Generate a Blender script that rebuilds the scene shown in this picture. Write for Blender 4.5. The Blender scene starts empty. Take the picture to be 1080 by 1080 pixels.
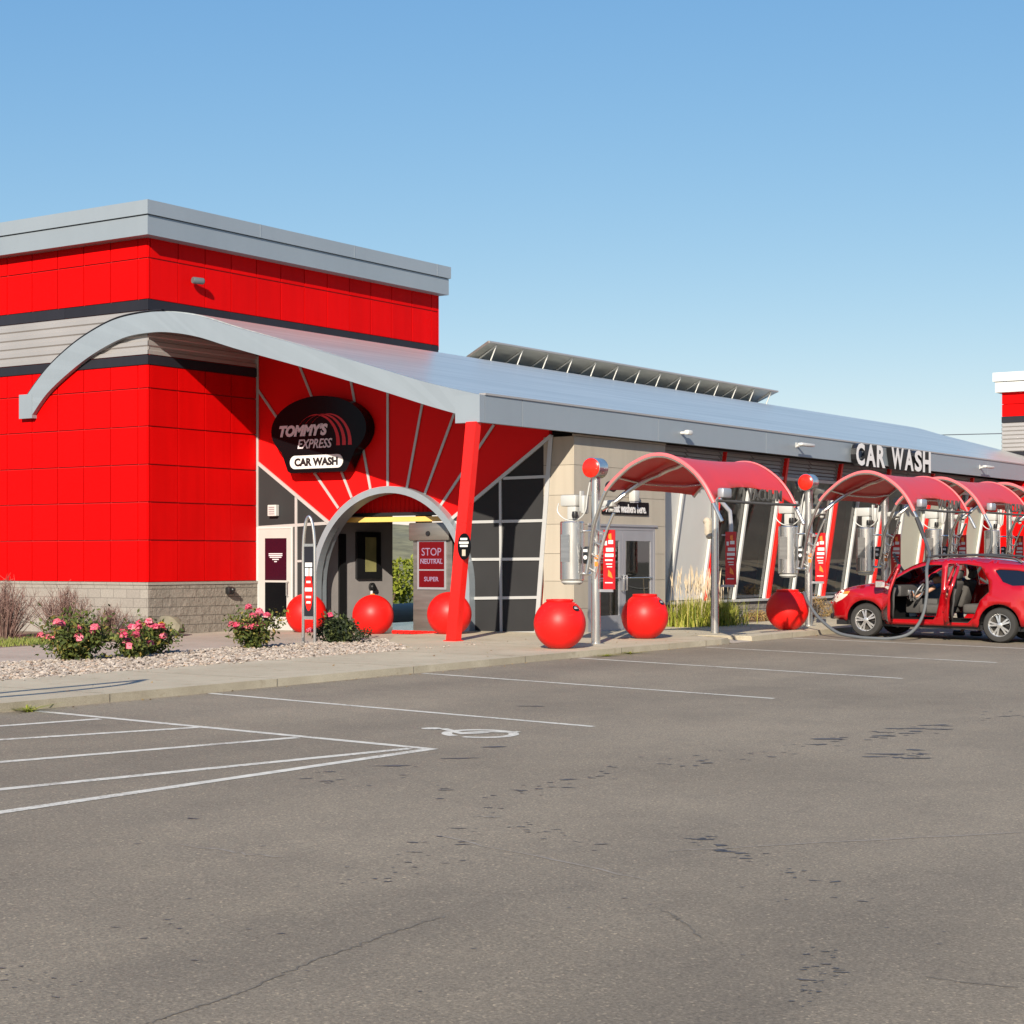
import bpy, bmesh, math, random
from mathutils import Vector, Matrix, Quaternion
from mathutils.geometry import delaunay_2d_cdt
random.seed(7)
R = math.radians
sc = bpy.context.scene
COL = sc.collection

# ------------------------------------------------------------------ ground levels
GX, SY, Y0 = .006, .018, -12.3
def zlot(x, y): return SY * (y - Y0) + GX * x
def zwalk(x): return .105 + GX * x

# ------------------------------------------------------------------ helpers
def catmull(pts, n=6, closed=False):
    pts = [Vector(p) for p in pts]; out = []; m = len(pts)
    for i in range(m if closed else m - 1):
        if closed: a, b, c, d = pts[i-1], pts[i], pts[(i+1) % m], pts[(i+2) % m]
        else: a, b, c, d = pts[max(i-1, 0)], pts[i], pts[i+1], pts[min(i+2, m-1)]
        for k in range(n):
            t = k / n
            out.append(.5 * ((2*b) + (c-a)*t + (2*a-5*b+4*c-d)*t*t + (3*b-a-3*c+d)*t*t*t))
    if not closed: out.append(pts[-1])
    return out

class MB:
    def __init__(s): s.bm = bmesh.new()
    def face(s, pts):
        try: return s.bm.faces.new([s.bm.verts.new(p) for p in pts])
        except ValueError: return None
    def box(s, x0, x1, y0, y1, z0, z1, m=None):
        v = [Vector((x, y, z)) for z in (z0, z1) for y in (y0, y1) for x in (x0, x1)]
        if m: v = [m @ p for p in v]
        v = [s.bm.verts.new(p) for p in v]
        for f in ((0,2,3,1),(4,5,7,6),(0,1,5,4),(2,6,7,3),(0,4,6,2),(1,3,7,5)): s.bm.faces.new([v[i] for i in f])
        return s
    def bbox(s, x0, x1, y0, y1, z0, z1, bev=.02, m=None, seg=2):
        b = bmesh.new(); t = MB(); t.bm.free(); t.bm = b; t.box(x0, x1, y0, y1, z0, z1)
        bmesh.ops.bevel(b, geom=b.edges[:], offset=bev, segments=seg, affect='EDGES', profile=.5)
        s.join(b, m); return s
    def join(s, b, m=None):
        mp = {}
        for v in b.verts: mp[v] = s.bm.verts.new(m @ v.co if m else v.co)
        for f in b.faces:
            try: s.bm.faces.new([mp[v] for v in f.verts])
            except ValueError: pass
        b.free()
    def prism(s, pts, vec):
        vec = Vector(vec); a = [s.bm.verts.new(Vector(p)) for p in pts]; b = [s.bm.verts.new(Vector(p) + vec) for p in pts]
        n = len(pts)
        fs = [s.bm.faces.new(a), s.bm.faces.new(b[::-1])]
        for i in range(n): fs.append(s.bm.faces.new([a[(i+1) % n], a[i], b[i], b[(i+1) % n]]))
        return s
    def tube(s, path, r, seg=10, closed=False, cap=True):
        P = [Vector(p) for p in path]; n = len(P)
        rr = r if isinstance(r, (list, tuple)) else [r] * n
        T = []
        for i in range(n):
            a = P[i-1] if (i or closed) else P[0]; b = P[(i+1) % n] if (i < n-1 or closed) else P[-1]
            T.append((b - a).normalized())
        ref = Vector((0,0,1)) if abs(T[0].z) < .9 else Vector((1,0,0))
        N = (ref - T[0] * ref.dot(T[0])).normalized(); rings = []
        for i in range(n):
            if i: N = (T[i-1].rotation_difference(T[i]) @ N); N = (N - T[i] * N.dot(T[i])).normalized()
            B = T[i].cross(N)
            rings.append([s.bm.verts.new(P[i] + (N*math.cos(a) + B*math.sin(a)) * rr[i]) for a in [2*math.pi*k/seg for k in range(seg)]])
        for i in range(n if closed else n-1):
            A, Bq = rings[i], rings[(i+1) % n]
            for k in range(seg): s.bm.faces.new([A[k], A[(k+1) % seg], Bq[(k+1) % seg], Bq[k]])
        if cap and not closed:
            s.bm.faces.new(rings[0][::-1]); s.bm.faces.new(rings[-1])
        return s
    def lathe(s, prof, m=None, seg=28):
        m = m or Matrix(); rings = []
        for r, z in prof:
            if r < 1e-5: rings.append([s.bm.verts.new(m @ Vector((0,0,z)))])
            else: rings.append([s.bm.verts.new(m @ Vector((r*math.cos(2*math.pi*k/seg), r*math.sin(2*math.pi*k/seg), z))) for k in range(seg)])
        for A, B in zip(rings, rings[1:]):
            for k in range(seg):
                q = [A[k % len(A)], A[(k+1) % len(A)], B[(k+1) % len(B)], B[k % len(B)]]
                q = [v for i, v in enumerate(q) if v not in q[:i]]
                if len(q) > 2:
                    try: s.bm.faces.new(q)
                    except ValueError: pass
        return s
    def ball(s, c, r, seg=32, rings=20, sc3=(1,1,1), z0=-1., z1=1.):
        a0, a1 = math.asin(z0), math.asin(z1)
        prof = [(r*math.cos(a0+(a1-a0)*i/rings), r*math.sin(a0+(a1-a0)*i/rings)) for i in range(rings+1)]
        return s.lathe(prof, Matrix.Translation(c) @ Matrix.Diagonal((*sc3, 1)), seg)
    def strip(s, a, b, w, nrm, th):
        a, b, nrm = Vector(a), Vector(b), Vector(nrm).normalized()
        d = (b - a).normalized(); side = d.cross(nrm).normalized() * w / 2
        return s.prism([a - side, b - side, b + side, a + side], nrm * th)
    def text(s, body, m, h, depth=.01, shear=0, bold=0., width=None):
        cu = bpy.data.curves.new('letters', 'FONT'); cu.body = body; cu.size = 1; cu.extrude = 0; cu.shear = shear; cu.offset = bold
        cu.resolution_u = 3
        o = bpy.data.objects.new('letters', cu); COL.objects.link(o)
        dg = bpy.context.evaluated_depsgraph_get(); me = bpy.data.meshes.new_from_object(o.evaluated_get(dg))
        bpy.data.objects.remove(o); bpy.data.curves.remove(cu)
        b = bmesh.new(); b.from_mesh(me); bpy.data.meshes.remove(me)
        xs = [v.co.x for v in b.verts]; ys = [v.co.y for v in b.verts]
        x0, x1, y0, y1 = min(xs), max(xs), min(ys), max(ys)
        sy = h / (y1 - y0); sx = sy if width is None else width / (x1 - x0)
        for v in b.verts: v.co = Vector(((v.co.x - (x0+x1)/2) * sx, (v.co.y - (y0+y1)/2) * sy, depth))
        r = bmesh.ops.extrude_face_region(b, geom=b.faces[:])
        for g in r['geom']:
            if isinstance(g, bmesh.types.BMVert): g.co.z = 0
        bmesh.ops.recalc_face_normals(b, faces=b.faces[:])
        s.join(b, m); return s
    def build(s, name, mat, parent=None, smooth=35, recalc=True):
        if recalc: bmesh.ops.recalc_face_normals(s.bm, faces=s.bm.faces[:])
        me = bpy.data.meshes.new(name); s.bm.to_mesh(me); s.bm.free()
        mats = mat if isinstance(mat, (list, tuple)) else [mat]
        for mm in mats: me.materials.append(mm)
        if smooth:
            me.polygons.foreach_set('use_smooth', [True] * len(me.polygons)); me.set_sharp_from_angle(angle=R(smooth))
        o = bpy.data.objects.new(name, me); COL.objects.link(o)
        if parent: o.parent = parent
        return o

def tag(o, label=None, cat=None, group=None, kind=None):
    if label: o['label'] = label
    if cat: o['category'] = cat
    if group: o['group'] = group
    if kind: o['kind'] = kind
    return o
def struct(o): o['kind'] = 'structure'; return o
def empty(name, loc, label, cat, rz=0, group=None):
    o = bpy.data.objects.new(name, None); COL.objects.link(o); o.location = loc; o.rotation_euler = (0, 0, rz)
    o.empty_display_size = .2
    return tag(o, label, cat, group)
def copy_tree(o, parent=None, skip=()):
    c = o.copy(); COL.objects.link(c)
    if parent: c.parent = parent
    for ch in list(o.children):
        if ch.name.split('.')[0] not in skip: copy_tree(ch, c, skip)
    return c

def inside(p, poly):
    x, y = p; c = False; n = len(poly)
    for i in range(n):
        x1, y1 = poly[i]; x2, y2 = poly[i-1]
        if (y1 > y) != (y2 > y) and x < (x2-x1)*(y-y1)/(y2-y1)+x1: c = not c
    return c
def densify(poly, step):
    out = []
    for i in range(len(poly)):
        a, b = Vector(poly[i]), Vector(poly[(i+1) % len(poly)]); n = max(1, int((b-a).length / step))
        out += [tuple(a.lerp(b, k/n)) for k in range(n)]
    return out
def panel(outline, holes, step, f, m=None, into=None):
    """triangulated sheet with holes, mapped to 3D by f(u, v)"""
    loops = [densify([tuple(p) for p in L], step) for L in [outline] + holes]
    V, E = [], []
    for L in loops:
        b = len(V); V += [Vector(p) for p in L]; E += [(b+i, b+(i+1) % len(L)) for i in range(len(L))]
    xs = [p[0] for p in outline]; ys = [p[1] for p in outline]
    x = min(xs) + step*.5
    while x < max(xs):
        y = min(ys) + step*.5
        while y < max(ys):
            if inside((x, y), loops[0]) and not any(inside((x, y), h) for h in loops[1:]):
                if all((Vector((x, y)) - q).length > step*.45 for q in V[:sum(len(L) for L in loops)]): V.append(Vector((x, y)))
            y += step
        x += step
    vo, eo, fo, *_ = delaunay_2d_cdt(V, E, [], 0, 1e-5)
    mb = into or MB(); bv = [mb.bm.verts.new(f(*v)) for v in vo]
    for t in fo:
        cx = sum(vo[i][0] for i in t)/3; cy = sum(vo[i][1] for i in t)/3
        if inside((cx, cy), loops[0]) and not any(inside((cx, cy), h) for h in loops[1:]):
            try: mb.bm.faces.new([bv[i] for i in t])
            except ValueError: pass
    for v in bv:
        if not v.link_faces: mb.bm.verts.remove(v)
    return mb
def solidify(o, t, off=-1.):
    md = o.modifiers.new('thick', 'SOLIDIFY'); md.thickness = t; md.offset = off; return o

# ------------------------------------------------------------------ materials
def mat(name, col, rough=.5, metal=0., var=0., vscale=3., bump=0., bscale=40., spec=.5, coat=0., coords='Object', stretch=None, emit=None, estr=1.):
    m = bpy.data.materials.new(name); m.use_nodes = True; nt = m.node_tree; b = nt.nodes['Principled BSDF']
    b.inputs['Base Color'].default_value = (*col, 1); b.inputs['Roughness'].default_value = rough; b.inputs['Metallic'].default_value = metal
    b.inputs['Specular IOR Level'].default_value = spec; b.inputs['Coat Weight'].default_value = coat; b.inputs['Coat Roughness'].default_value = .05
    if emit: b.inputs['Emission Color'].default_value = (*emit, 1); b.inputs['Emission Strength'].default_value = estr
    if var or bump:
        tc = nt.nodes.new('ShaderNodeTexCoord'); mp = nt.nodes.new('ShaderNodeMapping'); nt.links.new(tc.outputs[coords], mp.inputs[0])
        if stretch: mp.inputs['Scale'].default_value = stretch
    if var:
        n = nt.nodes.new('ShaderNodeTexNoise'); n.inputs['Scale'].default_value = vscale; n.inputs['Detail'].default_value = 6; nt.links.new(mp.outputs[0], n.inputs['Vector'])
        r = nt.nodes.new('ShaderNodeMapRange'); r.inputs['From Min'].default_value = .3; r.inputs['From Max'].default_value = .7
        r.inputs['To Min'].default_value = 1-var; r.inputs['To Max'].default_value = 1+var; nt.links.new(n.outputs['Fac'], r.inputs['Value'])
        mx = nt.nodes.new('ShaderNodeMix'); mx.data_type = 'RGBA'; mx.blend_type = 'MULTIPLY'; mx.inputs['Factor'].default_value = 1
        mx.inputs['A'].default_value = (*col, 1); nt.links.new(r.outputs[0], mx.inputs['B']); nt.links.new(mx.outputs['Result'], b.inputs['Base Color'])
        rr = nt.nodes.new('ShaderNodeMapRange'); rr.inputs['To Min'].default_value = max(.02, rough-.08); rr.inputs['To Max'].default_value = min(1, rough+.08)
        nt.links.new(n.outputs['Fac'], rr.inputs['Value']); nt.links.new(rr.outputs[0], b.inputs['Roughness'])
    if bump:
        n2 = nt.nodes.new('ShaderNodeTexNoise'); n2.inputs['Scale'].default_value = bscale; n2.inputs['Detail'].default_value = 5; nt.links.new(mp.outputs[0], n2.inputs['Vector'])
        bp = nt.nodes.new('ShaderNodeBump'); bp.inputs['Strength'].default_value = bump; bp.inputs['Distance'].default_value = .02
        nt.links.new(n2.outputs['Fac'], bp.inputs['Height']); nt.links.new(bp.outputs[0], b.inputs['Normal'])
    return m
RED = (.50, .0015, .0018)
M = dict(
    red_panel=mat('red_panel', RED, .6, var=.05, vscale=.7, spec=.06),
    red_dark=mat('red_joint', (.30, .004, .004), .7),
    entry_red=mat('entry_red', (.68, .006, .006), .5, var=.03, vscale=.6, spec=.10),
    red_paint=mat('red_paint', (.74, .010, .006), .3, var=.03, vscale=2, spec=.45),
    red_ball=mat('red_ball', (.66, .008, .006), .46, var=.10, vscale=3, bump=.06, bscale=14, spec=.3),
    silver=mat('silver_fascia', (.25, .285, .315), .42, .25, var=.04, vscale=.5),
    trim=mat('trim_silver', (.42, .42, .41), .4, .2, var=.03),
    white=mat('white_metal', (.47, .47, .455), .4, var=.04),
    charcoal=mat('charcoal_panel', (.030, .030, .031), .6, var=.08, vscale=1.2, spec=.05),
    stripe=mat('charcoal_stripe', (.018, .018, .024), .5, var=.06, vscale=.8, spec=.15),
    corr=mat('corrugated', (.345, .325, .315), .35, .35, var=.06, vscale=.6),
    steel=mat('stainless', (.60, .59, .57), .24, .9, var=.06, vscale=4, stretch=(6, 6, .6)),
    steel2=mat('stainless_brushed', (.46, .45, .43), .34, .85, var=.12, vscale=3, stretch=(.5, .5, 6)),
    black=mat('black', (.012, .012, .013), .35),
    gloss_black=mat('gloss_black', (.004, .004, .005), .25, spec=.12),
    rubber=mat('rubber', (.028, .027, .026), .75, var=.1, vscale=8, spec=.3),
    beige=mat('beige_panel', (.345, .305, .245), .6, var=.03, vscale=.8, bump=.05, bscale=120, spec=.3),
    beige_joint=mat('beige_joint', (.24, .21, .17), .8),
    alu=mat('aluminium', (.36, .36, .38), .4, .5, var=.04),
    door_white=mat('door_white', (.39, .375, .355), .45, var=.03),
    maroon=mat('maroon_poster', (.024, .003, .010), .25),
    sign_white=mat('sign_white', (.62, .60, .58), .4),
    sign_red=mat('sign_red', (.46, .008, .011), .35),
    gray_text=mat('sign_gray', (.58, .53, .56), .4),
    yellow=mat('yellow_bar', (.60, .41, .11), .4, var=.05),
    wallgray=mat('tunnel_gray', (.28, .26, .255), .6, var=.05),
    hall=mat('hall_dark', (.20, .17, .15), .7, var=.25, vscale=1.2),
    blind=mat('white_panel', (.52, .515, .49), .5, var=.04, vscale=.8),
    cream=mat('cream_panel', (.42, .41, .32), .55, var=.05, vscale=.6),
    louver=mat('louvre_grey', (.60, .58, .57), .5, .1, var=.05),
    concrete=None, soil=mat('soil', (.16, .115, .075), .95, var=.3, vscale=6, bump=.6, bscale=20),
    paint=mat('lot_paint', (.54, .52, .455), .75, var=.16, vscale=9, bump=.1),
    lens=mat('red_lens', (.70, .018, .008), .22, var=.12, vscale=14, spec=.5),
    white_plastic=mat('white_plastic', (.39, .39, .37), .4, var=.05),
    hose=mat('hose_grey', (.085, .093, .10), .5, bump=.1),
    tan=mat('tan_rag', (.38, .33, .26), .9, var=.2, bump=.4),
    orange=mat('orange_mark', (.75, .20, .03), .4),
    car=mat('car_red', (.36, .002, .006), .25, .15, coat=1., spec=.5),
    car_trim=mat('car_trim', (.03, .03, .032), .5),
    seat=mat('seat_cloth', (.062, .058, .054), .85, var=.12, vscale=10, bump=.2, bscale=120),
    dash=mat('dash', (.018, .018, .019), .6), mid=mat('interior_grey', (.045, .043, .042), .7),
    alloy=mat('alloy', (.66, .66, .65), .25, .8), chrome=mat('chrome', (.8, .8, .8), .08, 1.),
    carglass=mat('tinted_glass', (.006, .008, .016), .04, spec=.6),
    headlamp=mat('headlamp', (.62, .58, .50), .12, spec=.6, coat=1.), amber=mat('amber', (.75, .22, .04), .25),
    skin=mat('skin', (.36, .19, .12), .55), shirt=mat('blue_shirt', (.045, .12, .33), .9, var=.1, vscale=8), jeans=mat('jeans', (.03, .04, .07), .9), cap=mat('dark_cap', (.015, .015, .02), .8),
    wire=mat('wire', (.06, .07, .09), .6),
    bark=mat('stem', (.10, .07, .045), .9), rock=mat('boulder', (.165, .145, .10), .9, var=.25, vscale=3, bump=.7, bscale=6),
    cabin=mat('cabin_dark', (.009, .009, .009), .9, spec=.1),
    jamb=mat('jamb_green', (.60, .70, .63), .5),
    rim=mat('canopy_rim', (.62, .13, .13), .3, spec=.6),
    tarp=mat('utility_green', (.10, .22, .14), .7),
)
def leafmat(name, c1, c2, c3=None, rough=.6):
    m = mat(name, c1, rough, spec=.3); nt = m.node_tree; b = nt.nodes['Principled BSDF']
    g = nt.nodes.new('ShaderNodeNewGeometry'); r = nt.nodes.new('ShaderNodeValToRGB')
    r.color_ramp.elements[0].color = (*c1, 1); r.color_ramp.elements[1].color = (*c2, 1)
    if c3: e = r.color_ramp.elements.new(.8); e.color = (*c2, 1); r.color_ramp.elements[2].color = (*c3, 1)
    nt.links.new(g.outputs['Random Per Island'], r.inputs[0]); nt.links.new(r.outputs[0], b.inputs['Base Color'])
    tr = nt.nodes.new('ShaderNodeBsdfTranslucent'); nt.links.new(r.outputs[0], tr.inputs['Color'])
    ms = nt.nodes.new('ShaderNodeMixShader'); ms.inputs[0].default_value = .25
    nt.links.new(b.outputs[0], ms.inputs[1]); nt.links.new(tr.outputs[0], ms.inputs[2]); nt.links.new(ms.outputs[0], nt.nodes['Material Output'].inputs['Surface'])
    return m
M['rose_leaf'] = leafmat('rose_leaf', (.034, .055, .014), (.125, .15, .032), (.30, .20, .05))
M['dark_leaf'] = leafmat('dark_leaf', (.010, .018, .008), (.035, .05, .016), (.13, .15, .04))
M['petal'] = leafmat('petal', (.58, .022, .10), (.74, .20, .26), (.78, .48, .48))
M['yellow_petal'] = leafmat('yellow_petal', (.72, .42, .03), (.78, .50, .06))
M['twig'] = leafmat('twig', (.13, .065, .055), (.27, .17, .145), (.34, .25, .20), .9)
M['grass_blade'] = leafmat('grass_blade', (.14, .19, .02), (.36, .36, .05), (.48, .40, .12))
M['plume'] = leafmat('plume', (.52, .41, .26), (.70, .58, .42))
M['dry'] = leafmat('dry_shrub', (.20, .12, .05), (.36, .24, .10), (.16, .15, .05))
M['lawn_blade'] = leafmat('lawn_blade', (.12, .17, .03), (.26, .27, .07))
M['bush_leaf'] = leafmat('bush_leaf', (.10, .14, .012), (.26, .28, .03))
M['tree_leaf'] = leafmat('tree_leaf', (.10, .10, .035), (.22, .19, .08))
M['stone'] = leafmat('gravel_stone', (.30, .25, .21), (.52, .455, .39), (.42, .30, .22), .9)

def nodes_of(name, rough=.9):
    m = mat(name, (.5,.5,.5), rough); return m, m.node_tree, m.node_tree.nodes['Principled BSDF']
def N(nt, t, **k):
    n = nt.nodes.new(t)
    for a, v in k.items():
        if a in n.inputs.keys() if hasattr(n.inputs, 'keys') else False: n.inputs[a].default_value = v
        else:
            try: n.inputs[a.replace('_', ' ')].default_value = v
            except KeyError: setattr(n, a, v)
    return n
def ramp(nt, src, stops):
    r = nt.nodes.new('ShaderNodeValToRGB'); e = r.color_ramp.elements
    while len(e) < len(stops): e.new(.5)
    for i, (p, c) in enumerate(stops): e[i].position = p; e[i].color = (*c, 1) if len(c) == 3 else c
    nt.links.new(src, r.inputs[0]); return r.outputs[0]
def mul(nt, a, b, mode='MULTIPLY', fac=1.):
    x = nt.nodes.new('ShaderNodeMix'); x.data_type = 'RGBA'; x.blend_type = mode; x.inputs['Factor'].default_value = fac
    nt.links.new(a, x.inputs['A']); nt.links.new(b, x.inputs['B']); return x.outputs['Result']

def asphalt():
    m, nt, b = nodes_of('asphalt', .88); L = nt.links
    tc = nt.nodes.new('ShaderNodeTexCoord'); P = tc.outputs['Object']
    big = N(nt, 'ShaderNodeTexNoise', Scale=.22, Detail=5.); L.new(P, big.inputs['Vector'])
    mid = N(nt, 'ShaderNodeTexNoise', Scale=1.6, Detail=6., Roughness=.65); L.new(P, mid.inputs['Vector'])
    fine = N(nt, 'ShaderNodeTexNoise', Scale=55., Detail=4., Roughness=.8); L.new(P, fine.inputs['Vector'])
    vor = N(nt, 'ShaderNodeTexVoronoi', Scale=70.); L.new(P, vor.inputs['Vector'])
    base = ramp(nt, big.outputs['Fac'], [(.32, (.190, .161, .120)), (.68, (.246, .209, .156))])
    c = mul(nt, base, ramp(nt, mid.outputs['Fac'], [(.25, (.88,.88,.89)), (.5, (1,1,1)), (.78, (1.08,1.075,1.06))]))
    c = mul(nt, c, ramp(nt, fine.outputs['Fac'], [(.28, (.55,.55,.56)), (.5, (1,1,1)), (.75, (1.5,1.47,1.42))]))
    c = mul(nt, c, ramp(nt, vor.outputs['Color'], [(.0, (.78,.78,.78)), (.8, (1.05,1.05,1.05)), (.97, (1.7,1.65,1.55))]))
    # worn darker tracks running along the aisle
    sep = nt.nodes.new('ShaderNodeMapping'); sep.inputs['Scale'].default_value = (.05, .55, 1); L.new(P, sep.inputs[0])
    tr = N(nt, 'ShaderNodeTexNoise', Scale=1., Detail=3.); L.new(sep.outputs[0], tr.inputs['Vector'])
    c = mul(nt, c, ramp(nt, tr.outputs['Fac'], [(.33, (.88,.88,.89)), (.6, (1.04,1.035,1.03))]))
    L.new(c, b.inputs['Base Color'])
    bp = N(nt, 'ShaderNodeBump', Strength=.5, Distance=.012); L.new(fine.outputs['Fac'], bp.inputs['Height']); L.new(bp.outputs[0], b.inputs['Normal'])
    b.inputs['Specular IOR Level'].default_value = .3
    return m
def concrete(name, c1, c2, joint=None):
    m, nt, b = nodes_of(name, .9); L = nt.links
    tc = nt.nodes.new('ShaderNodeTexCoord'); P = tc.outputs['Object']
    big = N(nt, 'ShaderNodeTexNoise', Scale=.7, Detail=7., Roughness=.65); L.new(P, big.inputs['Vector'])
    fine = N(nt, 'ShaderNodeTexNoise', Scale=90., Detail=3.); L.new(P, fine.inputs['Vector'])
    c = ramp(nt, big.outputs['Fac'], [(.3, c1), (.7, c2)])
    c = mul(nt, c, ramp(nt, fine.outputs['Fac'], [(.3, (.82,.82,.82)), (.7, (1.12,1.12,1.12))]))
    sp = N(nt, 'ShaderNodeTexNoise', Scale=3.5, Detail=8., Roughness=.75); L.new(P, sp.inputs['Vector'])
    c = mul(nt, c, ramp(nt, sp.outputs['Fac'], [(.3, (.72,.68,.62)), (.45, (1,1,1))]))
    L.new(c, b.inputs['Base Color'])
    bp = N(nt, 'ShaderNodeBump', Strength=.25, Distance=.008); L.new(fine.outputs['Fac'], bp.inputs['Height']); L.new(bp.outputs[0], b.inputs['Normal'])
    return m
def block(name, c1, c2, rough_face, axis):
    m, nt, b = nodes_of(name, .92); L = nt.links
    tc = nt.nodes.new('ShaderNodeTexCoord'); mp = nt.nodes.new('ShaderNodeMapping'); L.new(tc.outputs['Object'], mp.inputs[0])
    mp.inputs['Rotation'].default_value = (R(90), 0, 0) if axis == 'x' else (R(90), 0, R(90))
    mp.vector_type = 'TEXTURE'
    br = N(nt, 'ShaderNodeTexBrick', Scale=1.); L.new(mp.outputs[0], br.inputs['Vector'])
    br.inputs['Brick Width'].default_value = .41; br.inputs['Row Height'].default_value = .2; br.inputs['Mortar Size'].default_value = .008
    br.inputs['Mortar Smooth'].default_value = .3
    br.inputs['Color1'].default_value = (*c1, 1); br.inputs['Color2'].default_value = (*c2, 1); br.inputs['Mortar'].default_value = (*[v*.62 for v in c1], 1)
    n = N(nt, 'ShaderNodeTexNoise', Scale=9. if rough_face else 30., Detail=8., Roughness=.7); L.new(tc.outputs['Object'], n.inputs['Vector'])
    L.new(mul(nt, br.outputs['Color'], ramp(nt, n.outputs['Fac'], [(.3, (.78,.77,.76)), (.7, (1.15,1.15,1.15))])), b.inputs['Base Color'])
    ad = N(nt, 'ShaderNodeMath', operation='MULTIPLY_ADD'); L.new(br.outputs['Fac'], ad.inputs[0]); ad.inputs[1].default_value = -.6; L.new(n.outputs['Fac'], ad.inputs[2])
    bp = N(nt, 'ShaderNodeBump', Strength=1. if rough_face else .35, Distance=.05 if rough_face else .015); L.new(ad.outputs[0], bp.inputs['Height']); L.new(bp.outputs[0], b.inputs['Normal'])
    return m
def roofmat():
    m, nt, b = nodes_of('roof_metal', .3); L = nt.links
    b.inputs['Metallic'].default_value = .5; b.inputs['Base Color'].default_value = (.52, .55, .57, 1)
    tc = nt.nodes.new('ShaderNodeTexCoord'); mp = nt.nodes.new('ShaderNodeMapping'); L.new(tc.outputs['Object'], mp.inputs[0]); mp.inputs['Scale'].default_value = (.12, 3.2, 1.)
    n = N(nt, 'ShaderNodeTexNoise', Scale=1.4, Detail=5.); L.new(mp.outputs[0], n.inputs['Vector'])
    L.new(ramp(nt, n.outputs['Fac'], [(.3, (.43,.455,.43)), (.7, (.57,.59,.56))]), b.inputs['Base Color'])
    w = N(nt, 'ShaderNodeTexWave', Scale=1.6, wave_type='BANDS', bands_direction='Y'); L.new(tc.outputs['Object'], w.inputs['Vector'])
    bp = N(nt, 'ShaderNodeBump', Strength=.25, Distance=.02); L.new(w.outputs['Fac'], bp.inputs['Height']); L.new(bp.outputs[0], b.inputs['Normal'])
    return m
def glassmat(name, tint, refl=.9, dirt=.0):
    m = bpy.data.materials.new(name); m.use_nodes = True; nt = m.node_tree; nt.nodes.remove(nt.nodes['Principled BSDF'])
    t = nt.nodes.new('ShaderNodeBsdfTransparent'); t.inputs[0].default_value = (*tint, 1)
    g = nt.nodes.new('ShaderNodeBsdfGlossy'); g.inputs['Roughness'].default_value = .02; g.inputs['Color'].default_value = (refl, refl, refl, 1)
    lw = nt.nodes.new('ShaderNodeFresnel'); lw.inputs['IOR'].default_value = 1.55
    mr = nt.nodes.new('ShaderNodeMath'); mr.operation = 'MULTIPLY_ADD'; mr.inputs[1].default_value = 1.2; mr.inputs[2].default_value = .06; nt.links.new(lw.outputs[0], mr.inputs[0])
    x = nt.nodes.new('ShaderNodeMixShader'); nt.links.new(mr.outputs[0], x.inputs[0]); nt.links.new(t.outputs[0], x.inputs[1]); nt.links.new(g.outputs[0], x.inputs[2])
    nt.links.new(x.outputs[0], nt.nodes['Material Output'].inputs['Surface']); return m
def sheetmat():
    m = mat('canopy_red', (.68, .040, .034), .40, spec=.5, var=.05, vscale=2); nt = m.node_tree; b = nt.nodes['Principled BSDF']
    b.inputs['Coat Weight'].default_value = .2; b.inputs['Coat Roughness'].default_value = .2
    tr = nt.nodes.new('ShaderNodeBsdfTranslucent'); tr.inputs[0].default_value = (.75, .02, .02, 1)
    ms = nt.nodes.new('ShaderNodeMixShader'); ms.inputs[0].default_value = .24
    nt.links.new(b.outputs[0], ms.inputs[1]); nt.links.new(tr.outputs[0], ms.inputs[2]); nt.links.new(ms.outputs[0], nt.nodes['Material Output'].inputs['Surface'])
    return m
M['asphalt'] = asphalt()
def panel_variation(m, lo, hi, streak=.03):
    nt = m.node_tree; b = nt.nodes['Principled BSDF']; src = b.inputs['Base Color'].links[0].from_socket
    g = nt.nodes.new('ShaderNodeNewGeometry'); tc = nt.nodes.new('ShaderNodeTexCoord'); mp = nt.nodes.new('ShaderNodeMapping'); mp.inputs['Scale'].default_value = (5, 5, .35); nt.links.new(tc.outputs['Object'], mp.inputs[0])
    n = nt.nodes.new('ShaderNodeTexNoise'); n.inputs['Scale'].default_value = 1.; n.inputs['Detail'].default_value = 5; nt.links.new(mp.outputs[0], n.inputs['Vector'])
    c = mul(nt, src, ramp(nt, g.outputs['Random Per Island'], [(0, (lo,)*3), (1, (hi,)*3)])); c = mul(nt, c, ramp(nt, n.outputs['Fac'], [(.3, (1-2*streak,)*3), (.6, (1+streak,)*3)])); nt.links.new(c, b.inputs['Base Color'])
panel_variation(M['red_panel'], .92, 1.05); panel_variation(M['silver'], .96, 1.03, .006); panel_variation(M['beige'], .94, 1.04); panel_variation(M['stripe'], .85, 1.1)
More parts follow.
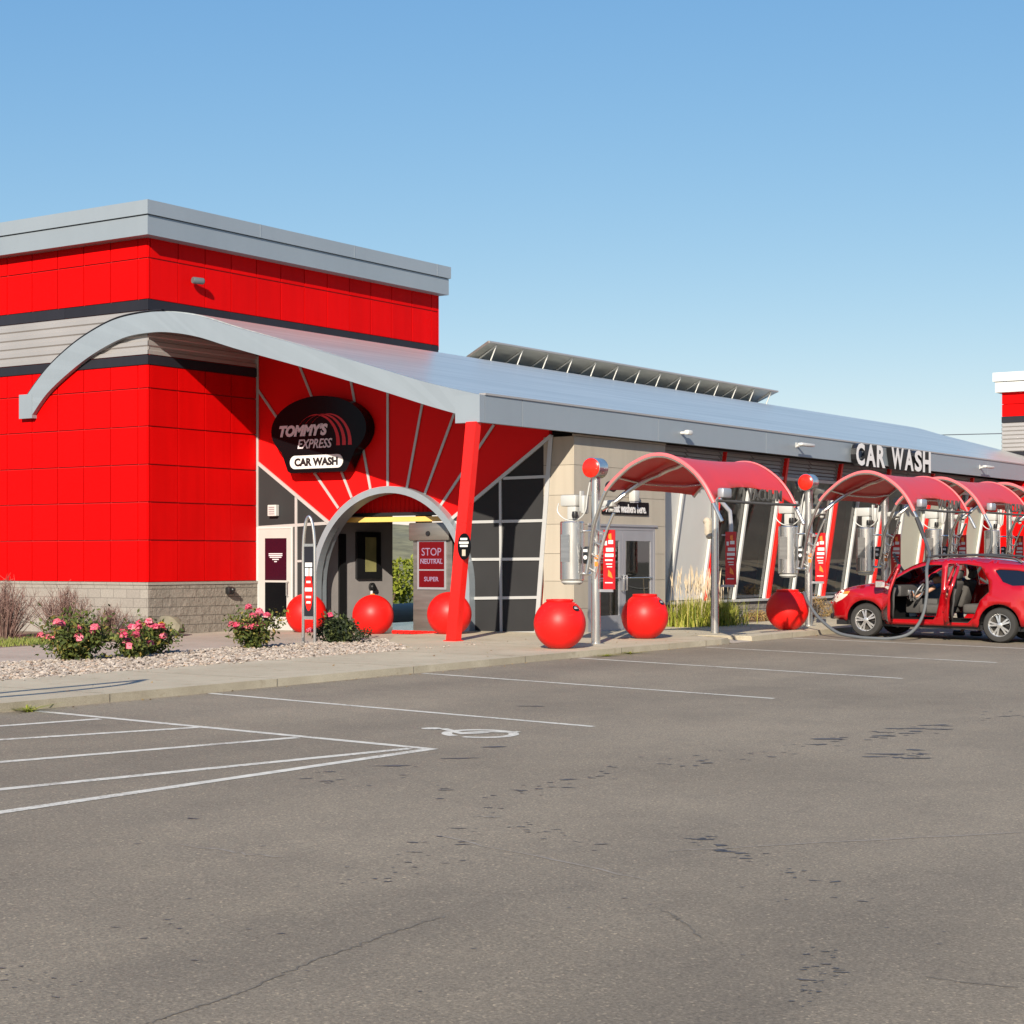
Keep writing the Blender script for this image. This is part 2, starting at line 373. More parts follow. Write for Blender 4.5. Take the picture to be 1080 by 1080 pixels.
def worn(m, under):
    nt = m.node_tree; b = nt.nodes['Principled BSDF']; src = b.inputs['Base Color'].links[0].from_socket; tc = nt.nodes.new('ShaderNodeTexCoord')
    n = nt.nodes.new('ShaderNodeTexNoise'); n.inputs['Scale'].default_value = 22.; n.inputs['Detail'].default_value = 8; n.inputs['Roughness'].default_value = .75; nt.links.new(tc.outputs['Object'], n.inputs['Vector'])
    n2 = nt.nodes.new('ShaderNodeTexNoise'); n2.inputs['Scale'].default_value = 1.3; n2.inputs['Detail'].default_value = 3; nt.links.new(tc.outputs['Object'], n2.inputs['Vector'])
    ad = nt.nodes.new('ShaderNodeMath'); ad.operation = 'MULTIPLY_ADD'; ad.inputs[1].default_value = .5; nt.links.new(n2.outputs['Fac'], ad.inputs[0]); nt.links.new(n.outputs['Fac'], ad.inputs[2])
    f = ramp(nt, ad.outputs[0], [(.60, (0,0,0)), (.72, (1,1,1))]); x = nt.nodes.new('ShaderNodeMix'); x.data_type = 'RGBA'; nt.links.new(f, x.inputs['Factor']); x.inputs['A'].default_value = (*under, 1); nt.links.new(src, x.inputs['B']); nt.links.new(x.outputs['Result'], b.inputs['Base Color'])
def scuffed(m, col):
    nt = m.node_tree; b = nt.nodes['Principled BSDF']; src = b.inputs['Base Color'].links[0].from_socket; tc = nt.nodes.new('ShaderNodeTexCoord'); mp = nt.nodes.new('ShaderNodeMapping'); mp.inputs['Scale'].default_value = (3, 3, 9); nt.links.new(tc.outputs['Object'], mp.inputs[0])
    n = nt.nodes.new('ShaderNodeTexNoise'); n.inputs['Scale'].default_value = 2.2; n.inputs['Detail'].default_value = 9; n.inputs['Roughness'].default_value = .8; nt.links.new(mp.outputs[0], n.inputs['Vector'])
    f = ramp(nt, n.outputs['Fac'], [(.60, (0,0,0)), (.74, (.65,.65,.65))]); x = nt.nodes.new('ShaderNodeMix'); x.data_type = 'RGBA'; nt.links.new(f, x.inputs['Factor']); nt.links.new(src, x.inputs['A']); x.inputs['B'].default_value = (*col, 1); nt.links.new(x.outputs['Result'], b.inputs['Base Color'])
scuffed(M['red_ball'], (.42, .11, .085))
worn(M['paint'], (.25, .22, .18))
M['concrete'] = concrete('concrete', (.355, .305, .215), (.455, .40, .29))
M['kerb'] = concrete('kerb_concrete', (.24, .205, .145), (.42, .375, .285))
M['lane'] = concrete('lane_concrete', (.30, .255, .205), (.40, .345, .285))
M['floor_wet'] = mat('wet_floor', (.10, .095, .095), .18, var=.3, vscale=3)
M['block_smooth'] = block('block_smooth', (.235, .21, .185), (.27, .245, .215), False, 'y')
M['block_split'] = block('block_split', (.215, .19, .16), (.255, .225, .19), True, 'x')
M['stonewall'] = block('low_stone', (.17, .15, .135), (.25, .22, .20), True, 'x')
M['roof'] = roofmat()
M['glass'] = glassmat('window_glass', (.55, .62, .58))
M['door_glass'] = glassmat('door_glass', (.60, .66, .62))
M['canopy'] = sheetmat()
M['grass_ground'] = mat('grass_ground', (.09, .11, .03), .95, var=.3, vscale=4, bump=.3)
M['far_ground'] = mat('far_ground', (.17, .15, .10), .95, var=.3, vscale=.05)
M['hill'] = mat('hill', (.16, .15, .08), .95, var=.4, vscale=.6, bump=.5, bscale=1.)
M['stain'] = mat('oil_stain', (.062, .058, .058), .6, var=.2, vscale=10)
M['crack'] = mat('crack_dark', (.125, .11, .088), .9, var=.3, vscale=20)
M['scuff'] = mat('pale_scuff', (.225, .198, .165), .9, var=.2, vscale=20)
M['gravel_base'] = mat('gravel_base', (.34, .26, .20), .95, var=.35, vscale=12, bump=1., bscale=14)

# ------------------------------------------------------------------ ground
struct(panel([(-90,-140),(120,-140),(120,-12.0),(-90,-12.0)], [], 24, lambda x, y: Vector((x, y, zlot(x, y)))).build('parking_lot', M['asphalt'], smooth=0))
g = MB(); g.face([(-2500,-2500,-3.2),(2500,-2500,-3.2),(2500,2500,-3.2),(-2500,2500,-3.2)]); struct(g.build('ground', M['far_ground'], smooth=0))
g = MB(); g.face([(-90,-6,-.62),(120,-6,-.62+.4),(120,90,-.3),(-90,90,-.62)]); struct(g.build('lawn', M['grass_ground'], smooth=0))
# pavement with a kerb face and a drain notch
KY = -12.33
front = [(-90, KY-.05), (-14, KY-.02), (-7, KY-.03), (-2, KY+.02), (3.0, KY-.08), (3.45, KY-.02), (3.62, KY+.35), (3.66, -11.2), (4.25, -11.2), (4.25, KY+.3), (4.4, KY-.02), (4.8, KY-.03), (60, KY+.1)]
back = [(60, -9.3), (7.3, -9.3), (7.3, -8.0), (3.62, -6.2), (.9, -6.1), (-1.2, -7.6), (-2.4, -9.1), (-3.6, -9.55), (-10, -9.4), (-90, -9.4)]
kf = front[:7] + front[9:]; 
mb = MB()
poly = front + back
top = [Vector((x, y, zwalk(x))) for x, y in poly]
mb.prism(top, (0, 0, -.5)); bmesh.ops.bevel(mb.bm, geom=[e for e in mb.bm.edges if all(v.co.z > zwalk(v.co.x)-.01 for v in e.verts) and all(v.co.y < -11 for v in e.verts)], offset=.025, segments=2, affect='EDGES')
side = mb.build('sidewalk', [M['concrete'], M['kerb']], smooth=0)
for p in side.data.polygons:
    if abs(p.normal.z) < .8 and p.center.y < -11: p.material_index = 1
struct(side)
mb = MB()
for x in (-12.6, -9.6, -6.6, -3.6, -.6, 2.4, 6.2, 9.2, 12.2):
    mb.box(x-.006, x+.006, KY+.06, -9.5 if x < -3 else -8.9, zwalk(x)-.1, zwalk(x)+.0022)
    fy = next((y0+(y1-y0)*(x-a)/(b-a) for (a, y0), (b, y1) in zip(front, front[1:]) if a <= x < b), KY)
    mb.box(x-.006, x+.006, fy-.004, fy+.03, zwalk(x)-.14, zwalk(x)-.004)
struct(mb.build('pavement_joint', M['crack'], smooth=0))
# ramp inside the notch
mb = MB(); mb.face([(3.5,-12.4,zlot(3.5,-12.4)+.004),(4.4,-12.4,zlot(4.4,-12.4)+.004),(4.3,-11.15,zwalk(4.2)-.01),(3.6,-11.15,zwalk(3.6)-.01)]); struct(mb.build('ramp', M['lane'], smooth=0))
# lane to the tunnel, lawn strip, gravel bed, planting strip
mb = MB(); mb.face([(x, y, GX*x - .004) for x, y in ((-90,-6.45),(3.7,-6.45),(3.7,-.02),(-90,-.02))]); struct(mb.build('entrance_lane', M['lane'], smooth=0))
mb = MB(); mb.face([(x, y, GX*x + .0) for x, y in ((-90,-1.15),(-1.6,-1.15),(-1.2,-.4),(-.03,-.02),(-.03,14),(-90,14))]); struct(mb.build('lawn', M['soil'], smooth=0))
bed = [(-60,-9.42),(-10,-9.42),(-3.6,-9.57),(-2.35,-9.08),(-1.1,-7.55),(-.2,-6.75),(-1.5,-6.35),(-3.5,-6.2),(-60,-6.3)]
mb = panel(bed, [], .6, lambda x, y: Vector((x, y, GX*x + .055 + .03*random.random()))); struct(mb.build('gravel_bed', M['gravel_base']))
mb = MB(); mb.face([(7.3,-9.32,.12),(60,-9.32,.42),(60,-7.6,.42),(7.3,-7.6,.12)]); struct(mb.build('planting_strip', M['soil'], smooth=0))
mb = MB(); mb.face([(3.68,-9,.012),(40,-9,.12),(40,0,.12),(3.68,0,.012)]); struct(mb.build('hall_floor', M['floor_wet'], smooth=0))
mb = MB(); mb.face([(3.6,-.01,.0),(60,-.01,.0),(60,13,.0),(3.6,13,.0)]); struct(mb.build('back_yard', M['lane'], smooth=0))

# loose stones
mb = MB(); rnd = random.Random(3)
def stone(mb, c, s, rnd):
    v = []
    rot = Matrix.Rotation(rnd.random()*6.28, 4, 'Z') @ Matrix.Rotation(rnd.uniform(-.5,.5), 4, 'X')
    a, b_, c_ = s*rnd.uniform(.8,1.4), s*rnd.uniform(.6,1), s*rnd.uniform(.4,.75)
    for p in ((1,0,0),(-1,0,0),(0,1,0),(0,-1,0),(0,0,1),(0,0,-1),(.62,.62,.5),(-.62,.62,.5),(-.62,-.62,.5),(.62,-.62,.5)):
        q = Vector((p[0]*a, p[1]*b_, p[2]*c_)) * rnd.uniform(.85,1.12); v.append(mb.bm.verts.new(c + rot @ q))
    for f in ((4,0,6),(4,6,2),(4,2,7),(4,7,1),(4,1,8),(4,8,3),(4,3,9),(4,9,0),(0,2,6),(2,1,7),(1,3,8),(3,0,9),(2,0,5),(1,2,5),(3,1,5),(0,3,5)):
        mb.bm.faces.new([v[i] for i in f])
n = 0
while n < 11500:
    x = rnd.uniform(-15.5, -.2); y = rnd.uniform(-9.6, -6.2)
    if not inside((x, y), bed): continue
    stone(mb, Vector((x, y, GX*x + .085 + rnd.uniform(-.02, .02))), rnd.uniform(.018, .046), rnd); n += 1
for k in range(60):
    x = rnd.uniform(-13, -1); stone(mb, Vector((x, -9.42+rnd.gauss(-.12, .12), zwalk(x)+.01)), rnd.uniform(.012, .03), rnd)
tag(mb.build('gravel', M['stone'], smooth=0), 'cream and tan river stones covering the planting bed', 'gravel', kind='stuff')

mb = MB()
for k in range(260):
    x = rnd.uniform(-14, 8); y = -12.42 - abs(rnd.gauss(0, .10)) if rnd.random() < .6 else rnd.uniform(-12.2, -9.3)
    z = (zlot(x, y) if y < -12.36 else zwalk(x)) + .006; a = rnd.random()*6.28; r_ = rnd.uniform(.012, .032); c = Vector((x, y, z)); u_ = Vector((math.cos(a), math.sin(a), rnd.uniform(0,.5)))*r_; v_ = Vector((-math.sin(a), math.cos(a), 0))*r_*.6
    mb.face([c-u_*.2, c+v_, c+u_*1.6, c-v_])
tag(mb.build('leaf_litter', M['dry'], smooth=0), 'dry brown leaf litter scattered along the kerb', 'leaves', kind='stuff')

# lawn strip blades
mb = MB()
for k in range(5200):
    x = rnd.uniform(-9, -.25); y = rnd.uniform(-1.1, -.05) if x > -1.5 else rnd.uniform(-1.12, .9)
    if x > -1.3 and y < -.35: continue
    h = rnd.uniform(.04, .11); a = rnd.random()*6.28; dx, dy = math.cos(a)*.012, math.sin(a)*.012; z = GX*x
    mb.face([(x-dx, y-dy, z), (x+dx, y+dy, z), (x+rnd.gauss(0,.03), y+rnd.gauss(0,.03), z+h)])
tag(mb.build('grass', M['lawn_blade'], smooth=0), 'narrow strip of short grass along the tower foot', 'grass', kind='stuff')

# ------------------------------------------------------------------ painted markings, cracks, stains
def mark(name, pts, m, dz=.004, kind='structure'):
    mb = MB(); mb.face([(x, y, zlot(x, y) + dz) for x, y in pts]); o = mb.build(name, m, smooth=0)
    o['kind'] = kind; return o
def line(a, b, w=.1):
    a, b = Vector(a), Vector(b); d = (b-a).normalized(); s = Vector((-d.y, d.x))*w/2; n = 24; L, Rr = [], []
    for i in range(n+1):
        p = a.lerp(b, i/n); j = 1 + random.uniform(-.06, .06); L.append(tuple(p+s*j)); Rr.append(tuple(p-s*j))
    return mark('painted_line', L + Rr[::-1], M['paint'])
for a, b in (((-10.95,-12.42),(-11.1,-18.3)), ((-6.5,-12.45),(-6.7,-18.3)), ((-2.12,-12.42),(-2.42,-18.3)), ((2.03,-12.6),(1.93,-18.2)), ((5.95,-12.5),(6.1,-17.6)), ((10.4,-12.5),(10.5,-18)), ((14.9,-12.5),(15,-18)), ((19.4,-12.5),(19.5,-18))):
    line(a, b, .105)
line((-13.88,-12.35), (-13.85,-18.12), .12)
for a, b in (((-15.17,-13.46),(-14.0,-13.71)), ((-15.98,-14.44),(-13.93,-15.12)), ((-17.1,-15.79),(-13.95,-16.54)), ((-18.21,-17.13),(-13.95,-17.98)), ((-18.95,-18.06),(-13.8,-18.16))):
    a2 = Vector(a) + (Vector(a)-Vector(b))*(1.2); line(a2, b, .12)
# wheelchair symbol, painted as strokes
def stroke(path, w, m=M['paint'], dz=.0042, name='painted_symbol', taper=False):
    P = [Vector(p) for p in path]; L, Rr = [], []
    for i, p in enumerate(P):
        d = (P[min(i+1, len(P)-1)] - P[max(i-1, 0)]).normalized(); s = Vector((-d.y, d.x))*w/2
        if taper: s *= random.uniform(.35, 1.2) * (0.15 if i in (0, len(P)-1) else 1)
        L.append(p+s); Rr.append(p-s)
    mb = MB()
    for i in range(len(P)-1): mb.face([(q.x, q.y, zlot(q.x, q.y)+dz) for q in (L[i], L[i+1], Rr[i+1], Rr[i])])
    bmesh.ops.remove_doubles(mb.bm, verts=mb.bm.verts[:], dist=1e-4)
    return mb
def sy(x, y): return Vector((-12.42 + (x+12.3)*.80, -17.62 + (y+17.55)*.80))
mb = stroke([sy(-12.35+.44*math.cos(a), -17.72+.44*math.sin(a)) for a in [R(t) for t in range(-175, 166, 10)]], .11)
for path, w in (([(-12.2,-17.0),(-12.4,-17.35),(-12.55,-17.62)], .10), ([(-12.53,-17.58),(-12.2,-17.75)], .08), ([(-12.45,-17.5),(-12.15,-17.62),(-11.98,-17.95),(-11.85,-18.0)], .09)):
    k = stroke([sy(*p) for p in path], w, dz=.006 + .001*w); mb.join(k.bm)
c_ = sy(-12.27,-16.86); mb.lathe([(.0, 0), (.11, 0)], Matrix.Translation((c_.x, c_.y, zlot(c_.x, c_.y)+.0045)), 18)
struct(mb.build('painted_symbol', M['paint'], smooth=0, recalc=False))

def pix(px, py):      # where a point seen on the lot in the photograph lies on the sloping asphalt
    a = R(34.5); c, s = math.cos(a), math.sin(a); u = (px-540)/1902.; v = (590-py)/1902.
    d = (c+u*s, s-u*c, v); t = (GX*-27.8 + SY*(-28.7-Y0) - 1.65)/(d[2] - GX*d[0] - SY*d[1])
    return Vector((-27.8+t*d[0], -28.7+t*d[1]))
rs = random.Random(11)
mb = MB()
def jag(pts, w, n=8, amp=.03):
    P = [pix(*p) for p in pts]; out = []
    for a, b in zip(P, P[1:]):
        for i in range(n): out.append(a.lerp(b, i/n) + Vector((rs.gauss(0, amp), rs.gauss(0, amp))))
    out.append(P[-1]); k = stroke(out, w, dz=.003, taper=True); mb.join(k.bm)
jag([(150,1082),(190,1068),(260,1045),(330,1014),(420,982),(470,966)], .015, 16, .010)
jag([(700,960),(712,968),(722,974),(740,990)], .022, 6, .008); jag([(975,1030),(1020,1037),(1075,1042)], .012, 10, .008)
struct(mb.build('asphalt_crack', M['crack'], smooth=0, recalc=False))
mb = MB()
def blob(px, py, r, ax=3.):
    c = pix(px, py); n = 11; th = rs.uniform(-.35, .35) - .1; pts = []
    for i in range(n):
        a = 2*math.pi*i/n; k = .62*r*rs.uniform(.45, 1.25); e = Vector((math.cos(a)*k*ax, math.sin(a)*k))
        e.rotate(Matrix.Rotation(th + R(-45), 2)); q = c + e; pts.append((q.x, q.y, zlot(q.x, q.y)+.0035))
    mb.face(pts)
def spray(p0, p1, n, spread, r0, r1):
    for i in range(n):
        t = rs.random(); x = p0[0]+(p1[0]-p0[0])*t + rs.gauss(0, spread*2.2); y = p0[1]+(p1[1]-p0[1])*t + rs.gauss(0, spread)
        blob(x, y, rs.uniform(r0, r1)*rs.choice((.35, .5, .8, 1)), rs.uniform(1.2, 4.))
spray((860,786),(1080,752), 46, 3, .03, .10); spray((930,798),(975,796), 14, 3, .04, .13); spray((545,835),(700,805), 26, 4, .02, .05); spray((700,805),(830,788), 26, 5, .025, .06)
spray((725,882),(790,906), 22, 2.5, .015, .05); spray((790,905),(910,950), 16, 5, .012, .03); spray((540,872),(620,890), 22, 5, .012, .035)
spray((370,930),(500,880), 34, 7, .012, .03); spray((500,880),(545,832), 12, 6, .012, .03); spray((0,1020),(60,1050), 16, 8, .008, .02); spray((150,975),(240,985), 12, 10, .008, .02)
spray((290,815),(380,828), 14, 5, .02, .06); spray((200,862),(205,864), 3, 1, .03, .05); spray((400,815),(500,845), 8, 5, .02, .04); spray((620,930),(1060,1010), 20, 25, .008, .02); spray((20,870),(500,1060), 40, 45, .006, .018)
for x, y in ((485,800),(520,788),(410,808),(325,700),(560,745)): blob(x, y, .07, 4)
spray((850,1062),(882,1000), 40, 5, .008, .022)
tag(mb.build('oil_stain', M['stain'], smooth=0, recalc=False), 'dark oil drips and dark spots scattered on the asphalt', 'stain', kind='stuff')
mb = MB()
for a, b in (((470,770),(430,767)),((502,862),(528,862)),((180,890),(300,905)),((455,880),(690,930)),((1080,878),(700,898))):
    P = [pix(*a).lerp(pix(*b), i/14) + Vector((rs.gauss(0,.02), rs.gauss(0,.02))) for i in range(15)]
    k = stroke(P, .03, dz=.0028, taper=True); mb.join(k.bm)
struct(mb.build('asphalt_scuff', M['scuff'], smooth=0, recalc=False))

# ------------------------------------------------------------------ the building
B = empty('car_wash_building', (0, 0, 0), 'red panelled car wash with silver curved roof and glazed side', 'building')
def P_(mb, name, m, parent=B, smooth=35, label=None):
    o = mb.build(name, m, parent, smooth)
    if label: o['label'] = label
    return o
def edges(a, b, first, step):
    out = [a]; v = a + first
    while v < b - .08: out.append(v); v += step
    return out + [b]
TX, TY = 10.5, 12.0
G = .014
for z0, z1, zs, xmax in ((7.31, 8.72, (8.21,), TX), (1.15, 5.89, (2.07, 2.90, 3.72, 4.55, 5.38), 3.45)):
    mb = MB(); zz = [z0, *zs, z1]
    xe = edges(.0, xmax, .07, .845); ye = edges(.0, TY, .31, .857)
    for a, b in zip(zz, zz[1:]):
        for x0, x1 in zip(xe, xe[1:]): mb.box(x0+G, x1-G, -.0, .035, a+G, b-G)
        for y0, y1 in zip(ye, ye[1:]): mb.box(-.0, .035, max(y0+G, .0352), y1-G, a+G, b-G)
    rw = P_(mb, 'red_wall', M['red_panel'], smooth=0, label='upper red tower wall under the grey cornice' if z0 > 5 else 'lower red tower wall above the block base')
mb = MB(); mb.box(.03, TX, .03, .2, 7.0, 8.9); mb.box(.03, 3.45, .03, .2, 0, 7.0); mb.box(.03, .2, .2, TY, 0, 8.9); mb.box(.2, TX, TY-.2, TY, 0, 8.9)
mb.box(TX-.2, TX-.001, .2, .6, 0, 8.9); mb.box(TX-.2, TX-.001, 4.4, TY-.2, 0, 8.9); mb.box(TX-.2, TX-.001, .6, 4.4, 3.0, 8.9); mb.box(.2, TX-.2, .2, TY-.2, 8.6, 8.8)
P_(mb, 'wall_backing', M['red_dark'], rw, 0)
mb = MB(); mb.box(TX, TX+.03, 0, 12, 7.2, 8.75); P_(mb, 'red_wall', M['red_panel'], smooth=0)
for z0, z1, xm in ((7.08, 7.305, TX), (5.895, 6.095, 3.45)):
    mb = MB()
    x = 0.
    while x < xm: mb.box(max(x, -.012)+.004 if x else -.012, min(x+2.55, xm)-.004, -.012, .03, z0, z1); x += 2.55
    y = .031
    while y < TY: mb.box(-.012, .03, y, min(y+2.6, TY)-.006, z0, z1); y += 2.6
    P_(mb, 'stripe', M['stripe'], smooth=0)
mb = MB()
for axis in 'xy':
    prof = []; n = 5; h = (7.08-6.095)/n
    for k in range(n):
        z = 6.095 + k*h
        prof += [(.0, z+.02), (.0, z+h*.52), (.03, z+h*.62), (.03, z+h*.95)]
    for (d0, z0), (d1, z1) in zip(prof, prof[1:]):
        if axis == 'x': mb.face([(d0*.0, d0-.01, z0), (3.45, d0-.01, z0), (3.45, d1-.01, z1), (0, d1-.01, z1)])
        else: mb.face([(d0-.01, TY, z0), (d0-.01, 0, z0), (d1-.01, 0, z1), (d1-.01, TY, z1)])
P_(mb, 'corrugated_band', M['corr'], smooth=0)
mb = MB(); mb.box(-.3, TX+.07, -.3, TY+.3, 8.64, 9.06); mb.box(-.345, TX+.11, -.345, TY+.34, 9.075, 9.38); mb.box(-.25, TX+.04, -.25, TY+.25, 9.06, 9.075)
for x in (3.2, 6.6, 10.0): mb.box(x, x+.03, -.35, -.34, 9.075, 9.383)
P_(mb, 'cornice', M['silver'], smooth=0)
mb = MB(); mb.box(-.04, -.0, -.04, TY, -.4, 1.09); bl = P_(mb, 'block_base', M['block_smooth'], smooth=0)
mb = MB(); mb.box(-.0, 3.5, -.042, -.0, -.4, 1.09); P_(mb, 'block_base', M['block_split'], smooth=0, label='rough split-faced block base facing the lane')
mb = MB(); mb.box(-.06, .02, -.06, TY, 1.092, 1.15); mb.box(.021, 3.5, -.06, .02, 1.092, 1.15); P_(mb, 'base_cap', M['block_smooth'], bl, 0)

# roof with its curved gable edge
TOP = [(3.9,5.22),(3.72,5.44),(3.08,5.98),(2.3,6.43),(1.53,6.74),(.79,6.93),(-.09,6.99),(-.81,6.95),(-1.65,6.79),(-2.73,6.47),(-4.68,5.93),(-6.52,5.40),(-7.68,5.06),(-8.93,4.76)]
BOT = [(3.60,4.93),(3.08,5.41),(2.3,5.87),(1.53,6.22),(.64,6.49),(-.15,6.55),(-.81,6.51),(-1.65,6.35),(-2.73,6.03),(-4.68,5.50),(-6.52,4.97),(-7.68,4.62),(-8.36,4.43),(-8.93,4.27)]
tc_, bc_ = catmull([(*p, 0) for p in TOP], 5), catmull([(*p, 0) for p in BOT], 5)
def strip_band(mb, T, Bt, x0, x1):
    for i in range(len(T)-1):
        q = [T[i], T[i+1], Bt[i+1], Bt[i]]
        mb.face([(x0, p[0], p[1]) for p in q]); mb.face([(x1, p[0], p[1]) for p in q[::-1]])
        mb.face([(x0, T[i][0], T[i][1]), (x1, T[i][0], T[i][1]), (x1, T[i+1][0], T[i+1][1]), (x0, T[i+1][0], T[i+1][1])])
        mb.face([(x0, Bt[i][0], Bt[i][1]), (x0, Bt[i+1][0], Bt[i+1][1]), (x1, Bt[i+1][0], Bt[i+1][1]), (x1, Bt[i][0], Bt[i][1])])
slope = [(p.x, p.y) for p in catmull([(y, z, 0) for y, z in [(.03,7.08),(-.81,7.02),(-1.65,6.86),(-2.73,6.53),(-4.68,5.98),(-6.52,5.44),(-7.68,5.10),(-8.90,4.78)]], 4)]
mb = MB()
prof = [(y, z-.045) for y, z in slope] + [(y, z-.17) for y, z in slope[::-1]]
mb.prism([(.02, y, z) for y, z in prof], (39.9, 0, 0))
rear = [(.0,7.08),(1.2,7.0),(3,6.75),(6,6.2),(9,5.5),(12.2,4.6)]
mb.prism([(TX+.04, y, z) for y, z in rear + [(y, z-.14) for y, z in rear[::-1]]], (29.4, 0, 0))
roof = P_(mb, 'roof', M['roof'], smooth=20)
mb = MB(); n = min(len(tc_), len(bc_))
T = tc_; Bt = [bc_[round(i*(len(bc_)-1)/(len(tc_)-1))] for i in range(len(tc_))]
strip_band(mb, T, Bt, -.13, -.02)
mb.box(-.14, .0, 3.58, 4.02, 4.87, 5.42); mb.box(-.14, .02, -8.95, -8.38, 4.24, 4.76)
P_(mb, 'gable_trim', M['silver'], roof, smooth=20, label='curved silver edge band of the roof')
mb = MB(); T2 = [Vector((p.x, p.y+.05, 0)) for p in tc_[:34]]; strip_band(mb, T2, [Vector((p.x, p.y-.02, 0)) for p in T2], -.11, -.01)
P_(mb, 'gable_flashing', M['stripe'], roof, smooth=20)
mb = MB()
xs = [.022, 1.29, 6.6, 11.85, 16.9, 22.1, 27.3, 32.5, 39.9]
for a, b in zip(xs, xs[1:]): mb.box(a+.008, b-.008, -8.95, -8.85, 4.24, 4.76)
mb.box(.022, 39.9, -8.85, -8.80, 4.26, 4.74)
P_(mb, 'fascia', M['silver'], roof, smooth=0)
mb = MB(); mb.box(.022, 39.9, -8.975, -8.82, 4.762, 4.80); P_(mb, 'gutter_edge', M['corr'], roof, smooth=0)
# sloping clerestory hood on the ridge with brackets
x0, x1 = 11.7, 29.0
mb = MB(); mb.prism([(x0+.1, .0, 7.10), (x1, .0, 7.10), (x1+.25, -.72, 7.47), (x0+.1, -.72, 7.47)], (0, .02, .06))
sk = P_(mb, 'clerestory_hood', M['steel2'], roof, 0)
mb = MB(); mb.tube([(x0+.1, -.73, 7.50), (x1+.25, -.73, 7.50)], .035, 6); P_(mb, 'hood_edge', M['corr'], roof)
for k in range(14):
    x = x0 + .5 + (x1-x0-.7)*k/13
    mb = MB(); mb.tube([(x, -.08, 7.10), (x+.02, -.70, 7.45)], .022, 6); mb.tube([(x, -.50, 7.03), (x+.02, -.68, 7.44)], .020, 6); P_(mb, 'bracket', M['trim'], roof)

# entrance wall with the tunnel arch
EX = 3.5
AC = (-4.02, 1.04); AR = 2.12
def roofz(y):
    for (y0, z0), (y1, z1) in zip(slope, slope[1:]):
        if y1 <= y <= y0: return z0 + (z1-z0)*(y-y0)/(y1-y0)
    return slope[-1][1]
arch = [(AC[0]+AR*math.cos(a), AC[1]+AR*math.sin(a)) for a in [R(t) for t in range(0, 181, 6)]]
ys = [-i*.42 for i in range(20)]
topl = [(y, roofz(y)-.145) for y in ys] + [(-8.16, roofz(-8.16)-.145)]
outline = [(-7.83, .0)] + topl[::-1] + [(.0, .0), (AC[0]+AR, .0)] + arch + [(AC[0]-AR, .0)]
mb = MB(); mb.prism([(EX, y, z) for y, z in outline], (.12, 0, 0)); ew = P_(mb, 'entrance_wall', M['entry_red'], smooth=0)
# charcoal panels over the lower corners
darkL = [(.0, 3.90), (-1.12, 3.14), (-2.09, 2.46)] + [(AC[0]+2.06*math.cos(R(t)), AC[1]+2.06*math.sin(R(t))) for t in (40, 30, 20, 10, 0)] + [(AC[0]+2.06, .02), (.0, .02)]
mb = MB(); mb.prism([(EX-.012, y, z) for y, z in darkL], (.010, 0, 0)); P_(mb, 'wall_panel', M['charcoal'], ew, 0)
darkR = [(AC[0]-2.06, .02), (AC[0]-2.06, AC[1])] + [(AC[0]-2.06*math.cos(R(t)), AC[1]+2.06*math.sin(R(t))) for t in (10, 20, 30, 42)] + [(-8.13, 4.20), (-7.85, .02)]
mb = MB(); mb.prism([(EX-.012, y, z) for y, z in darkR], (.010, 0, 0)); P_(mb, 'wall_panel', M['charcoal'], ew, 0)
def ep(px, py):       # photograph point on the entrance wall plane
    a = R(34.5); c, s = math.cos(a), math.sin(a); u = (px-540)/1902.; d = (c+u*s, s-u*c, (590-py)/1902.); t = (EX-.02+27.8)/d[0]
    return Vector((EX-.014, -28.7+t*d[1], 1.65+t*d[2]))
for a, b, w in (((272,411),(357,536),.06), ((316,386),(371,525),.06), ((370,401),(391,517),.06), ((409,411),(409,514),.06), ((446,423),(429,516),.06), ((480,434),(447,524),.06), ((521,448),(463,536),.06), ((272,488),(348,552),.075), ((582,459.5),(476,548),.075)):
    mb = MB(); mb.strip(ep(*a), ep(*b), w, (-1, 0, 0), .040 if w > .07 else .018); P_(mb, 'sunray_strip', M['trim'], ew, 0)
for a, b, w in (((272,556.5),(350,551.5),.07), ((312.5,524),(312.5,652),.07), ((313,592),(334,591),.05), ((531,504.5),(579,502.5),.06), ((480,551),(574.5,549),.06), ((498,590),(572,589.5),.06), ((500,631),(569,630),.06), ((500,668.5),(566,667.5),.07), ((528,506),(529,667),.06), ((581.5,459),(566,668),.10), ((271.3,376),(271.3,668),.09)):
    tk_ = globals().get('tk_', .020) + .0013; mb = MB(); mb.strip(ep(*a), ep(*b), w, (-1, 0, 0), tk_); P_(mb, 'trim_strip', M['trim'], ew, 0)
# projecting silver arch ring with straight legs
mb = MB(); ri, ro = 2.07, 2.22
pts = [(AC[0]+ro, .0)] + [(AC[0]+ro*math.cos(R(t)), AC[1]+ro*math.sin(R(t))) for t in range(0, 181, 4)] + [(AC[0]-ro, .0)]
pin = [(AC[0]+ri, .0)] + [(AC[0]+ri*math.cos(R(t)), AC[1]+ri*math.sin(R(t))) for t in range(0, 181, 4)] + [(AC[0]-ri, .0)]
for i in range(len(pts)-1):
    for xa, q in ((EX-.22, (pts[i], pts[i+1], pin[i+1], pin[i])), (EX+.16, (pin[i], pin[i+1], pts[i+1], pts[i]))): mb.face([(xa, y, z) for y, z in q])
    for L, fl in ((pts, 0), (pin, 1)):
        q = [(EX-.22, *L[i]), (EX+.16, *L[i]), (EX+.16, *L[i+1]), (EX-.22, *L[i+1])]; mb.face(q[::-1] if fl else q)
P_(mb, 'entrance_arch', M['silver'], smooth=25)
